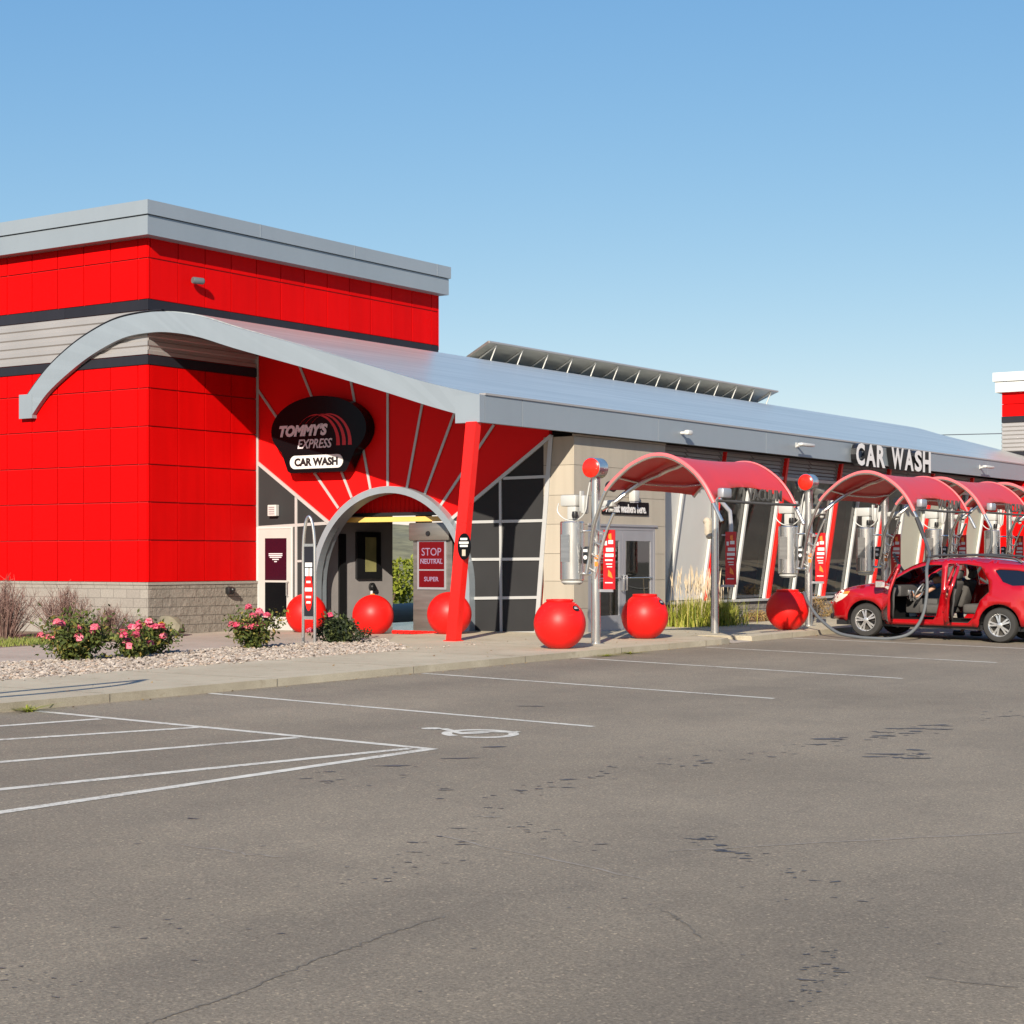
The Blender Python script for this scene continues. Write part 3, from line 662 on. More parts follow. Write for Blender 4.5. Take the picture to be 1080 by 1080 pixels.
# entrance door on the left
mb = MB(); mb.box(EX-.05, EX-.014, -1.08, -.06, .02, 2.36)
dr = P_(mb, 'service_door', M['door_white'], smooth=0)
mb = MB(); mb.box(EX-.056, EX-.052, -.93, -.27, .33, 1.12); P_(mb, 'door_pane', M['gloss_black'], dr, 0)
mb = MB(); mb.box(EX-.057, EX-.052, -.93, -.27, 1.17, 2.14); P_(mb, 'poster', M['maroon'], dr, 0)
mb = MB()
for k, (w, z) in enumerate(((.42, 1.78), (.42, 1.74), (.36, 1.70), (.20, 1.65), (.08, 1.60))): mb = MB(); mb.box(EX-.061, EX-.058, -.6-w/2, -.6+w/2, z-.012, z+.012); P_(mb, 'printed_line', M['gray_text'], dr, 0)
mb = MB(); mb.tube([(EX-.05, -.99, .80), (EX-.12, -.99, .82), (EX-.12, -.99, 1.12), (EX-.05, -.99, 1.14)], .016, 8); P_(mb, 'handle', M['steel'], dr)
mb = MB(); mb.box(EX-.062, EX-.03, -1.12, -1.07, .02, 2.40); mb.box(EX-.062, EX-.03, -.07, -.005, .02, 2.40); mb.box(EX-.062, EX-.03, -1.069, -.071, 2.362, 2.40); P_(mb, 'door_frame', M['white'], dr, 0)
# leaning red column under the eave corner
mb = MB(); zc = zwalk(-.25)
b0, b1 = Vector((-.24,-8.41,zc)), Vector((-.10,-8.78,4.25))
mb.prism([b0+Vector(d) for d in ((-.09,-.115,0),(.09,-.115,0),(.09,.115,0),(-.09,.115,0))], b1-b0); P_(mb, 'support_column', M['red_paint'], smooth=0)
mb = MB(); mb.box(-.36, -.12, -8.56, -8.26, zc, zc+.015); P_(mb, 'column_base_plate', M['red_paint'], smooth=0)

# inside the tunnel: gray wall with a window, gasket strips, yellow bar, arched back panel
mb = MB(); mb.box(3.66, 6.3, -1.78, -1.70, .0, 3.3); tw = P_(mb, 'tunnel_wall', M['wallgray'], smooth=0)
def tpix(px, py, y):
    a = R(34.5); c, s = math.cos(a), math.sin(a); u = (px-540)/1902.; d = (c+u*s, s-u*c, (590-py)/1902.); t = (y+28.7)/d[1]
    return Vector((-27.8+t*d[0], y, 1.65+t*d[2]))
a, b = tpix(375,561,-1.79), tpix(400,610,-1.79)
mb = MB(); mb.box(a.x, b.x, -1.84, -1.781, b.z, a.z); wf = P_(mb, 'window_frame', M['black'], tw, 0)
mb = MB(); mb.box(a.x+.3, b.x-.18, -1.846, -1.842, b.z+.16, a.z-.12); P_(mb, 'pane', mat('green_pane', (.30,.28,.12), .1, var=.25, vscale=2), tw, 0)
a, b = tpix(357,563,-1.79), tpix(364,655,-1.79)
mb = MB(); mb.box(a.x, b.x, -1.82, -1.781, .02, a.z); mb.box(a.x-.9, a.x-.45, -1.83, -1.781, .02, 2.0); P_(mb, 'gasket_strip', M['black'], tw, 0)
a = tpix(391.5,619,-1.79); mb = MB(); mb.lathe([(0,.10),(.06,.10),(.075,.06),(.10,.06),(.10,0)], Matrix.Translation(a) @ Matrix.Rotation(R(90), 4, 'X'), 18); P_(mb, 'wall_fitting', M['black'], tw)
mb = MB(); mb.box(3.9, 4.0, -6.0, -1.75, 2.49, 2.60); P_(mb, 'clearance_bar', M['yellow'], smooth=0)
mb = MB(); mb.box(3.98, 4.06, -6.05, -1.75, 2.625, 2.70); P_(mb, 'clearance_rail', M['black'], smooth=0)
mb = MB()
for k in range(34): mb.bbox(4.1, 4.15, -6.2+k*.13, -6.2+k*.13+.125, 2.66, 3.6, .02, seg=1)
P_(mb, 'tunnel_valance', M['entry_red'], smooth=0, label='red ribbed panel behind the top of the arch')
mb = MB(); mb.box(4.15, 40, -6.30, -6.22, 0, 5.25); mb.box(10.7, 40, -.25, -.15, 0, 6.8); mb.box(14, 14.1, -6.2, -.3, 0, 5.2)
P_(mb, 'hall_partition', M['hall'], smooth=0)
mb = MB(); mb.prism([(7.1,-.6,0),(7.45,-.6,0),(7.15,-.6,3.2),(6.8,-.6,3.2)], (0,.14,0)); P_(mb, 'tunnel_post', mat('steel_blue', (.06,.085,.11), .5), smooth=0)

# beige box with the glazed double door
mb = MB(); BY = -8.75; rows = [.06, .63, 1.2, 1.77, 2.38, 2.98, 3.6, 4.19]
dx0, dx1, dzt = 4.02, 6.82, 2.36
cols = [3.5, 7.24]
J = .004
for a, b in zip(rows, rows[1:]):
    b2, a2 = b-J, a+J
    mb.box(3.48, 3.53, BY+.031, -8.0, a2, b2)
    if b <= 2.4: mb.box(3.48, dx0-.0, BY, BY+.03, a2, b2); mb.box(dx1, 7.26, BY, BY+.03, a2, b2)
    else: mb.box(3.48, 7.26, BY, BY+.03, a2, b2)
    mb.box(7.23, 7.262, BY+.031, -7.6, a2, b2)
mb.box(3.47, 7.27, BY-.012, BY+.04, 4.195, 4.235)
bw = P_(mb, 'beige_wall', M['beige'], smooth=0)
mb = MB(); mb.box(3.50, dx0-.0, BY+.012, -8.05, .06, 4.18); mb.box(dx0, dx1, BY+.012, -8.05, 2.37, 4.18); mb.box(dx1, 7.24, BY+.012, -7.65, .06, 4.18); P_(mb, 'wall_backing', M['beige_joint'], bw, 0)
mb = MB(); mb.box(dx0+.01, dx1-.01, BY+.0, BY+.05, 2.28, 2.36); mb.box(dx0+.01, dx0+.07, BY+.0, BY+.05, .1, 2.279); mb.box(dx1-.07, dx1-.01, BY+.0, BY+.05, .1, 2.279)
mb.box(dx0-.02, dx1+.05, BY-.03, BY-.002, 2.355, 2.40)
df = P_(mb, 'door_frame', M['alu'], smooth=0)
mid = (dx0+dx1)/2
for a, b, s in ((dx0+.075, mid-.005, 1), (mid+.005, dx1-.075, -1)):
    mb = MB(); y0, y1 = BY+.006, BY+.048
    mb.box(a, a+.13, y0, y1, .12, 2.275); mb.box(b-.13, b, y0, y1, .12, 2.275); mb.box(a+.13, b-.13, y0, y1, 2.05, 2.275); mb.box(a+.13, b-.13, y0, y1, .12, .46)
    d = P_(mb, 'door', M['alu'], smooth=0)
    mb = MB(); mb.box(a+.13, b-.13, BY+.025, BY+.032, .46, 2.05); P_(mb, 'door_glass', M['door_glass'], d, 0)
    hx = b-.06 if s > 0 else a+.06
    mb = MB(); mb.tube([(hx, BY, .98), (hx, BY-.07, .99), (hx, BY-.07, 1.30), (hx, BY, 1.31)], .016, 8); mb.tube([(a+.1, BY-.02, 1.25), (b-.1, BY-.02, 1.25)], .014, 8); P_(mb, 'handle', M['steel'], d)
# vestibule seen through the doors
mb = MB(); mb.box(3.7, 7.2, -7.0, -6.95, .05, 4); mb.box(3.62, 3.68, -8.6, -7, .05, 4); P_(mb, 'lobby_wall', M['cream'], smooth=0)
mb = MB(); mb.box(6.05, 6.55, -7.6, -7.05, .05, 1.15); P_(mb, 'lobby_counter', M['sign_red'], smooth=0)
mb = MB(); mb.box(5.35, 6.0, -7.05, -7.0, .05, 2.3); P_(mb, 'lobby_door', M['black'], smooth=0)
mb = MB(); mb.box(5.75, 6.1, -7.2, -7.06, 1.1, 2.6); P_(mb, 'lobby_banner', mat('lobby_red', (.18,.006,.01), .6), smooth=0)

# leaning glazing along the lot
GY0, GZ0, GY1, GZ1 = -7.78, .68, -8.32, 4.22
def gp(x, z, d=0.): return Vector((x, GY0 + (GY1-GY0)*(z-GZ0)/(GZ1-GZ0) - d, z))
bays = [7.35, 9.08, 10.74] + [10.74 + 1.665*k for k in range(1, 13)]
HZ = 3.68
for i, (a, b) in enumerate(zip(bays, bays[1:])):
    m_ = M['blind'] if i in (0, 1) else M['cream'] if i in (9, 10, 12) else M['glass']
    mb = MB(); mb.face([gp(a, GZ0, -.04), gp(b, GZ0, -.04), gp(b, HZ, -.04), gp(a, HZ, -.04)])
    w = P_(mb, 'window', m_, smooth=0, label='blanked white window bay beside the beige wall' if i in (0, 1) else None)
    mb = MB(); mb.prism([gp(a, HZ, -.06), gp(b, HZ, -.06), gp(b, HZ+.08, -.06), gp(a, HZ+.08, -.06)], (0, -.12, 0)); P_(mb, 'window_head', M['trim'], w, 0)
    mb = MB(); nl = 5
    for k in range(nl):
        z = HZ+.10 + k*(4.24-HZ-.1)/nl; q0, q1 = gp(a+.05, z, .02), gp(b-.05, z, .02); h = .10
        mb.prism([q0, q1, q1+Vector((0,.07,h*.75)), q0+Vector((0,.07,h*.75))], (0, .012, 0))
    lv = P_(mb, 'louvre', M['louver'], w, 0)
mb = MB(); mb.box(7.3, 32, -8.0, -7.9, HZ+.05, 4.3); P_(mb, 'louvre_backing', M['alu'], smooth=0)
for i, x in enumerate(bays):
    if i == 0: continue
    mb = MB(); mb.prism([gp(x-.04, GZ0-.03, -.03), gp(x+.04, GZ0-.03, -.03), gp(x+.04, HZ, -.03), gp(x-.04, HZ, -.03)], (0, -.075, 0)); P_(mb, 'mullion', M['white'], smooth=0)
    mb = MB(); mb.prism([gp(x-.035, GZ0, -.045), gp(x+.035, GZ0, -.045), gp(x+.035, HZ-.02, -.045), gp(x-.035, HZ-.02, -.045)], (0, .24, 0)); P_(mb, 'mullion_web', M['jamb'], smooth=0)
    if i in (4, 6, 8, 10, 12, 14) or i == 2:
        w_ = .018 if i == 2 else .055
        mb = MB(); mb.prism([gp(x+.075, GZ0-.05, .0), gp(x+.075+w_*2, GZ0-.05, .0), gp(x+.075+w_*2, 4.235, .0), gp(x+.075, 4.235, .0)], (0, -.10, 0)); P_(mb, 'red_fin', M['red_paint'], smooth=0)
mb = MB(); mb.box(7.28, 31, -8.02, -7.66, .60, .655); P_(mb, 'window_sill', M['trim'], smooth=0)
mb = MB(); mb.box(7.28, 31, -7.95, -7.70, -.2, .60); P_(mb, 'low_stone_wall', M['stonewall'], smooth=0)
# red end block beside the exit
mb = MB(); mb.box(30.9, 40, -9.0, -7.4, 0, 4.23); P_(mb, 'red_wall', M['red_panel'], smooth=0, label='red end block beyond the last window')
# far exit tower
eb = MB(); X2, Y2 = 40.02, -4.95
eb.box(X2, X2+8, -13, Y2, 7.14, 7.6); P_(eb, 'red_wall', M['red_panel'], smooth=0, label='red wall course of the far exit tower'); eb = MB(); eb.box(X2, X2+8, -13, Y2, 7.62, 8.1); P_(eb, 'red_wall', M['red_panel'], smooth=0, label='top red wall course of the far exit tower'); eb = MB(); eb.box(X2, X2+8, -13, Y2, 0, 5.55); P_(eb, 'red_wall', M['red_panel'], smooth=0, label='lower red wall of the far exit tower')
for a, b in ((6.9, 7.13), (5.56, 5.78)):
    mb = MB(); mb.box(X2-.012, X2+8, -13, Y2+.012, a, b); P_(mb, 'stripe', M['stripe'], smooth=0)
mb = MB()
for k in range(7): mb.bbox(X2-.02, X2+8, -13, Y2+.02, 5.785+k*.1585, 5.785+k*.1585+.15, .03, seg=1)
P_(mb, 'corrugated_band', M['corr'], smooth=0)
mb = MB(); mb.box(X2-.2, X2+8.2, -13.2, Y2+.2, 8.06, 8.46); mb.box(X2-.26, X2+8.3, -13.3, Y2+.28, 8.475, 8.82); P_(mb, 'cornice', M['white'], smooth=0, label='pale cornice of the far exit tower')

# ------------------------------------------------------------------ signs and fixtures on the building
def face_x(y, z, x): # matrix: text right = -Y, up = Z, out = -X
    return Matrix(((0,0,-1,x),(-1,0,0,y),(0,1,0,z),(0,0,0,1)))
def face_y(x, z, y): return Matrix(((1,0,0,x),(0,0,-1,y),(0,1,0,z),(0,0,0,1)))
S = empty('oval_sign', (3.3, -2.08, 4.66), 'black oval sign with red arches above the tunnel entrance', 'sign')
def oval(cx, cz, a, b, n=48, t0=0, t1=360): return [(cx+a*math.cos(R(t0+(t1-t0)*i/n)), cz+b*math.sin(R(t0+(t1-t0)*i/n))) for i in range(n)]
mb = MB(); mb.prism([(-.14, y, z) for y, z in oval(-.02, .10, 1.40, .76)], (.30, 0, 0)); mb.prism([(-.1385, y, z) for y, z in [(-.86,-.82),(-.80,-.86),(.80,-.86),(.88,-.82),(1.08,-.36),(-1.12,-.36)]], (.28,0,0))
P_(mb, 'sign_body', M['gloss_black'], S, 30)
mb = MB()
def arcband(cx, cz, r0, r1, t0, t1, sq=.78, n=28):
    A = []
    for i in range(n+1):
        f = i/n; t = R(t0+(t1-t0)*f); w = (r1-r0)*max(.05, 1-f*1.25); A.append(((cx+(r1-w)*math.cos(t), cz+(r1-w)*math.sin(t)*sq), (cx+r1*math.cos(t), cz+r1*math.sin(t)*sq)))
    for (a, b), (c, d) in zip(A, A[1:]): mb.face([(-.1435, -p[0], p[1]) for p in (a, c, d, b)])
for k in range(3): arcband(-.02+.17*k, -.24, .58, .69, -3, 150 - 8*k, 1.0)
P_(mb, 'arch_emblem', M['sign_red'], S, 0)
mb = MB(); mb.text("TOMMY'S", face_x(.40, .10, -.1445), .27, .012, .28, .055, 1.44); P_(mb, 'lettering', M['gray_text'], S, 0)
mb = MB(); mb.text("EXPRESS", face_x(.06, -.21, -.1445), .21, .012, .28, .012, 1.02); P_(mb, 'lettering', M['gray_text'], S, 0)
mb = MB(); c = [(y, z) for y, z in [(.63*s_+.15*math.cos(a), -.62+.15*math.sin(a)) for s_, a in [(1, R(t)) for t in range(-90, 91, 15)] + [(-1, R(t)) for t in range(90, 271, 15)]]]
mb.prism([(-.155, y+.02, z) for y, z in c], (.03, 0, 0)); P_(mb, 'name_plate', M['sign_white'], S, 30)
mb = MB(); mb.text("CAR WASH", face_x(.02, -.62, -.1555), .185, .008, 0, .05, 1.28); P_(mb, 'lettering', M['black'], S, 0)
S.location = (3.30, -2.10, 4.47)

S = empty('lettering_sign', (20.1, -8.97, 4.4), 'large white CAR WASH channel letters along the fascia', 'sign')
word = "CAR WASH"; widths = dict(C=.56, A=.66, R=.58, W=.86, S=.54, H=.60); x = 16.75 - 20.1
for ch in word:
    if ch == ' ': x += .36; continue
    w = widths[ch]
    mb = MB(); mb.text(ch, face_y(x+w/2, .05, -.02), .60, .16, 0, .036, w); o = P_(mb, 'letter', [M['sign_white'], M['black']], S, 0)
    for p in o.data.polygons: p.material_index = 0 if p.normal.y < -.8 else 1
    x += w + .075

S = empty('wall_sign', (5.6, BY-.01, 2.75), 'narrow black sign over the double door about mat washers', 'sign')
mb = MB(); mb.box(-1.05, .88, -.02, .01, -.14, .14); P_(mb, 'board', M['gloss_black'], S, 0)
mb = MB(); mb.text("All mat washers here.", face_y(-.08, -.005, -.021), .19, .004, 0, .03, 1.68); P_(mb, 'lettering', M['sign_white'], S, 0)

def cam_y(name, x, z, y, label, w=.55):
    t = empty(name, (x, y, z), label, 'light')
    mb = MB(); mb.bbox(-w/2, w/2, -.34, -.20, -.045, .035, .03); P_(mb, 'lamp_head', M['white'], t)
    mb = MB(); mb.tube([(0, 0, -.02), (0, -.24, 0)], .03, 8); mb.box(-.06, .06, -.02, 0, -.06, .06); P_(mb, 'arm', M['white'], t)
    return t
cam_y('fascia_light', 13.55, 4.52, -8.95, 'white floodlight on the fascia above the second red fin', .75)
cam_y('fascia_light', 26.6, 4.52, -8.95, 'white floodlight on the fascia to the right of the white letters', .75)
t = empty('security_camera', (7.62, -8.95, 4.48), 'small white camera on the fascia above the first canopy', 'camera')
mb = MB(); mb.bbox(-.09, .13, -.24, -.12, -.05, .06, .03); P_(mb, 'housing', M['white'], t); mb = MB(); mb.tube([(0,0,0),(0,-.14,0)], .035, 8); P_(mb, 'mount', M['white'], t)
t = empty('wall_light', (1.36, 0, 7.86), 'small grey cylinder spotlight high on the red tower', 'light')
mb = MB(); mb.lathe([(0,-.14),(.065,-.14),(.075,-.12),(.075,.12),(.06,.14),(0,.14)], Matrix.Translation((0,-.17,0)) @ Matrix.Rotation(R(90), 4, 'Y') @ Matrix.Rotation(R(14), 4, 'X'), 16); P_(mb, 'housing', M['hose'], t); mb = MB(); mb.tube([(0,.0,0),(0,-.12,0)], .025, 8); P_(mb, 'mount', M['alu'], t)
t = empty('security_camera', (2.42, -.04, .94), 'black dome camera on the split block base', 'camera')
mb = MB(); mb.bbox(-.09, .09, -.16, -.02, -.09, .09, .04); mb.ball((.02,-.17,.02), .06, 14, 10); P_(mb, 'housing', M['black'], t); mb = MB(); mb.box(-.05, .05, -.03, 0, -.05, .05); P_(mb, 'mount', M['black'], t)
t = empty('wall_vent', (EX-.02, -.55, 2.78), 'white square vent on the grey panel above the service door', 'vent')
mb = MB(); mb.bbox(-.12, 0, -.13, .13, -.13, .13, .015); P_(mb, 'housing', M['white'], t, 0)
mb = MB()
for k in range(4): mb.box(-.126, -.121, -.09, .09, -.09+k*.05, -.065+k*.05)
P_(mb, 'grille', M['alu'], t, 0)
t = empty('wall_box', (5.75, BY-.01, 3.02), 'small white box on the beige wall above the black sign', 'fixture')
mb = MB(); mb.bbox(-.10, .10, -.16, .0, -.12, .12, .02); P_(mb, 'housing', M['white_plastic'], t); mb = MB(); mb.box(-.08, .08, -.14, .0, -.15, -.121); P_(mb, 'lower_lip', M['alu'], t, 0)
# oval notice on the column
c0 = b0.lerp(b1, .42); t = empty('oval_notice', (c0.x-.10, c0.y-.115, c0.z+.05), 'small black oval notice on the leaning red column', 'sign')
mb = MB(); mb.prism([(-.02, y, z) for y, z in oval(-.02, 0, .15, .25, 28)], (.02, 0, 0)); P_(mb, 'board', M['gloss_black'], t, 30)
for z, w in ((.14, .16), (.07, .22), (.01, .18)): mb = MB(); mb.box(-.025, -.021, -.02-w/2, -.02+w/2, z-.02, z+.02); P_(mb, 'printed_line', M['sign_white'], t, 0)
mb = MB(); mb.box(-.025, -.021, -.06, .02, -.18, -.06); P_(mb, 'printed_picture', M['tan'], t, 0)

# greeter cabinet with the red screen
def cab(px, py, x=3.92):
    a = R(34.5); c, s = math.cos(a), math.sin(a); u = (px-540)/1902.; d = (c+u*s, s-u*c, (590-py)/1902.); t = (x+27.8)/d[0]
    return (-28.7+t*d[1], 1.65+t*d[2])
t = empty('wash_controller', (3.95, -4.9, .0), 'stainless cabinet with red STOP NEUTRAL screen inside the arch', 'machine')
yl, yr = cab(435, 600)[0]+4.9, cab(476, 600)[0]+4.9
mb = MB(); CB = mat('cabinet_steel', (.25, .235, .21), .42, .75, var=.15, vscale=2, stretch=(.5,.5,5)); mb.box(0, .7, yr, yl, .0, 2.06); P_(mb, 'cabinet', CB, t, 0)
mb = MB(); mb.bbox(-.1, .7, yr+.02, yl+.06, 2.065, 2.46, .03); P_(mb, 'hood', CB, t)
y0, z0 = cab(442, 571.5); y1, z1 = cab(468.5, 619.5); y0 += 4.9; y1 += 4.9
mb = MB(); mb.box(-.03, -.001, y1-.05, y0+.05, z1-.05, z0+.05); P_(mb, 'screen_frame', M['alu'], t, 0)
scr = mat('screen_red', (.085,.0015,.003), .25, spec=.2, emit=(.5,.004,.01), estr=.05)
ws = mat('screen_text', (.16,.12,.18), .3, spec=.2, emit=(.7,.5,.75), estr=.08)
zm = z0 + (z1-z0)*.62; ym = (y0+y1)/2; sw_ = y0-y1
mb = MB(); mb.box(-.036, -.031, y1, y0, zm+.015, z0); mb.box(-.036, -.031, y1, y0, z1, zm-.015); sc1 = P_(mb, 'screen', scr, t, 0)
mb = MB(); mb.text("STOP", face_x(ym, z0-.22*(z0-z1), -.037), .17, .002, 0, .0, sw_*.78); P_(mb, 'lettering', ws, sc1, 0)
mb = MB(); mb.box(-.038, -.0365, y1+.06, y0-.06, z0-.385*(z0-z1), z0-.375*(z0-z1)); P_(mb, 'divider', ws, sc1, 0)
mb = MB(); mb.text("NEUTRAL", face_x(ym, z0-.46*(z0-z1)+.03, -.037), .11, .002, 0, .02, sw_*.88); P_(mb, 'lettering', ws, sc1, 0)
mb = MB(); mb.text("SUPER", face_x(ym, z0-.82*(z0-z1), -.037), .10, .002, 0, .02, sw_*.58); P_(mb, 'lettering', ws, sc1, 0)
y, z = cab(453.5, 562.8); mb = MB(); mb.lathe([(0,.03),(.05,.03),(.06,0)], Matrix.Translation((-.1, y+4.9, z)) @ Matrix.Rotation(R(-90), 4, 'Y'), 18); P_(mb, 'camera_eye', M['black'], t)
mb = MB()
for k in range(9): mb.bbox(3.3, 3.42, -5.62+k*.17, -5.62+k*.17+.15, .02, .10, .02, seg=1)
tag(mb.build('guide_rail', M['red_paint'], smooth=0), 'low red guide rail on the floor below the steel cabinet', 'rail')
t = empty('gate_post', (3.55, -3.36, 0), 'short white marker post with orange tip beside the tunnel', 'post')
mb = MB(); mb.tube([(0,0,.0),(0,0,.95)], .03, 8); P_(mb, 'pole', M['white'], t); mb = MB(); mb.tube([(-.01,0,.86),(-.05,-.1,.86)], .03, 8); P_(mb, 'marker', M['orange'], t); mb = MB(); mb.box(-.1,.1,-.12,.12,0,.06); P_(mb, 'base', M['black'], t, 0)

# ------------------------------------------------------------------ red balls
def bollard(loc, r, label):
    t = tag(MB().ball((0,0,r*.92), r, 40, 26, z0=-.92).build('bollard_ball', M['red_ball'], smooth=60), label, 'bollard', 'solid red bollard balls at the tunnel'); t.location = loc; return t
bollard((3.0, -1.92, .0), .46, 'solid red bollard ball behind the slim steel hoop sign')
bollard((3.15, -3.72, .0), .455, 'solid red bollard ball in the middle of the arch opening')
bollard((2.05, -6.62, .10), .46, 'solid red bollard ball half hidden by the leaning red column')
def bin_(loc, rz, label, tilt=0):
    t = empty('litter_ball', loc, label, 'litter bin', rz, 'red ball litter bins by the vacuum posts'); r = .455
    mb = MB(); mb.ball((0,0,.43), r, 44, 28, z0=-.93, z1=.875); P_(mb, 'body', M['red_ball'], t, 60)
    mb = MB(); z = .43+.875*r
    mb.lathe([(.222,z-.01),(.240,z+.0),(.240,z+.026),(.228,z+.032),(.212,z+.026),(.20,z-.05)], None, 36); P_(mb, 'rim', M['red_ball'], t)
    mb = MB(); mb.lathe([(0,z-.045),(.21,z-.045)], None, 24); P_(mb, 'opening', M['black'], t)
    mb = MB(); q = Vector((.0, -1, .75)).normalized(); mm = Matrix.Translation(Vector((0,0,.43))+q*(r+.002)) @ q.to_track_quat('Z','Y').to_matrix().to_4x4()
    mb.prism([mm @ Vector((.075*math.cos(R(a)), .06*math.sin(R(a)), 0)) for a in range(0,360,20)], (mm.to_3x3() @ Vector((0,0,.006)))); bd = P_(mb, 'badge', M['black'], t)
    mb = MB(); mb.prism([mm @ Vector((x, y, .007)) for x, y in ((-.04,-.008),(.04,-.008),(.04,.008),(-.04,.008))], (mm.to_3x3() @ Vector((0,0,.002)))); mb.prism([mm @ Vector((x, y, .007)) for x, y in ((-.03,.018),(.03,.018),(.03,.028),(-.03,.028))], (mm.to_3x3() @ Vector((0,0,.002)))); P_(mb, 'badge_print', M['gray_text'], bd, 0)
    return t
bin_((-1.42, -11.58, zwalk(-1.4)), R(-8), 'open topped red ball bin nearest the kerb, left of the first vacuum post')
bin_((2.42, -11.05, zwalk(2.4)), R(0), 'open topped red ball bin in front of the glass double door')
bin_((7.3, -11.72, zwalk(7.2)), R(20), 'open topped red ball bin crossed by a shadow, beside the red car')

# ------------------------------------------------------------------ hoop sign
def hoop(loc, rz, h, label):
    t = empty('hoop_sign', loc, label, 'sign', rz)
    w = .125
    path = [(0, w, 0), (0, w, h*.70)] + [(0, w*math.cos(R(a)), h*.70 + h*.30*math.sin(R(a))) for a in range(10, 180, 10)] + [(0, -w, h*.70), (0, -w, 0)]
    mb = MB(); mb.tube(path, .030, 10); P_(mb, 'hoop_frame', M['steel'], t)
    mb = MB(); mb.box(-.012, .012, -w+.03, w-.03, .52, 1.82); pn = P_(mb, 'board', M['stripe'], t, 0)
    mb = MB(); mb.box(-.02, .02, -w, w, 1.82, 1.87); P_(mb, 'crossbar', M['steel'], t, 0); mb = MB(); mb.box(-.02, .02, -w, w, .46, .52); P_(mb, 'crossbar', M['steel'], t, 0)
    mb = MB(); mb.prism([(-.016, y, z) for y, z in oval(0, .98, .085, .36, 24)], (.004,0,0)); P_(mb, 'red_oval', M['red_paint'], pn, 0)
    for xx, y0, y1, z0, z1 in [(-.021, -ww/2, ww/2, z-hh/2, z+hh/2) for z, ww, hh in ((1.16,.09,.04),(1.02,.15,.07),(.88,.11,.04),(.78,.09,.04))] + [(-.0165,-.075,-.02,1.27,1.42), (-.0165,.0,.075,1.27,1.42), (-.0165,-.075,.075,1.44,1.52)]:
        mb = MB(); mb.box(xx, xx+.004, y0, y1, z0, z1); P_(mb, 'printed_line', M['sign_white'], pn, 0)
    mb = MB(); mb.box(-.12, .12, -.25, .25, 0, .02); P_(mb, 'base_plate', M['concrete'], t, 0)
    return t
hoop((-2.25, -6.55, .07), R(10), 2.38, 'slim steel hoop sign with red oval standing in the gravel')

# ------------------------------------------------------------------ vacuum stations
LY = -11.3
ARC = [(-11.19,1.50),(-11.30,1.95),(-11.45,2.40),(-11.76,2.97),(-12.14,3.32),(-12.42,3.48),(-12.71,3.57),(-13.0,3.56),(-13.28,3.45),(-13.56,3.25),(-13.77,3.01),(-13.94,2.71),(-14.1,2.41)]
ARC = [(y-LY, z-.21) for y, z in ARC]
AP = catmull([(0, y, z) for y, z in ARC], 6)
def arc_at(i0, i1): return [Vector(p) for p in AP[i0*6:i1*6+1]]
SH = arc_at(3, 11)                       # the part carrying the red sheet
slen = [0.]
for a, b in zip(SH, SH[1:]): slen.append(slen[-1] + (b-a).length)
def sh(s):
    s = max(0, min(s, slen[-1]))
    for i in range(len(SH)-1):
        if s <= slen[i+1]: return SH[i].lerp(SH[i+1], (s-slen[i])/(slen[i+1]-slen[i]))
    return SH[-1]
XN, XF = -.40, 2.85
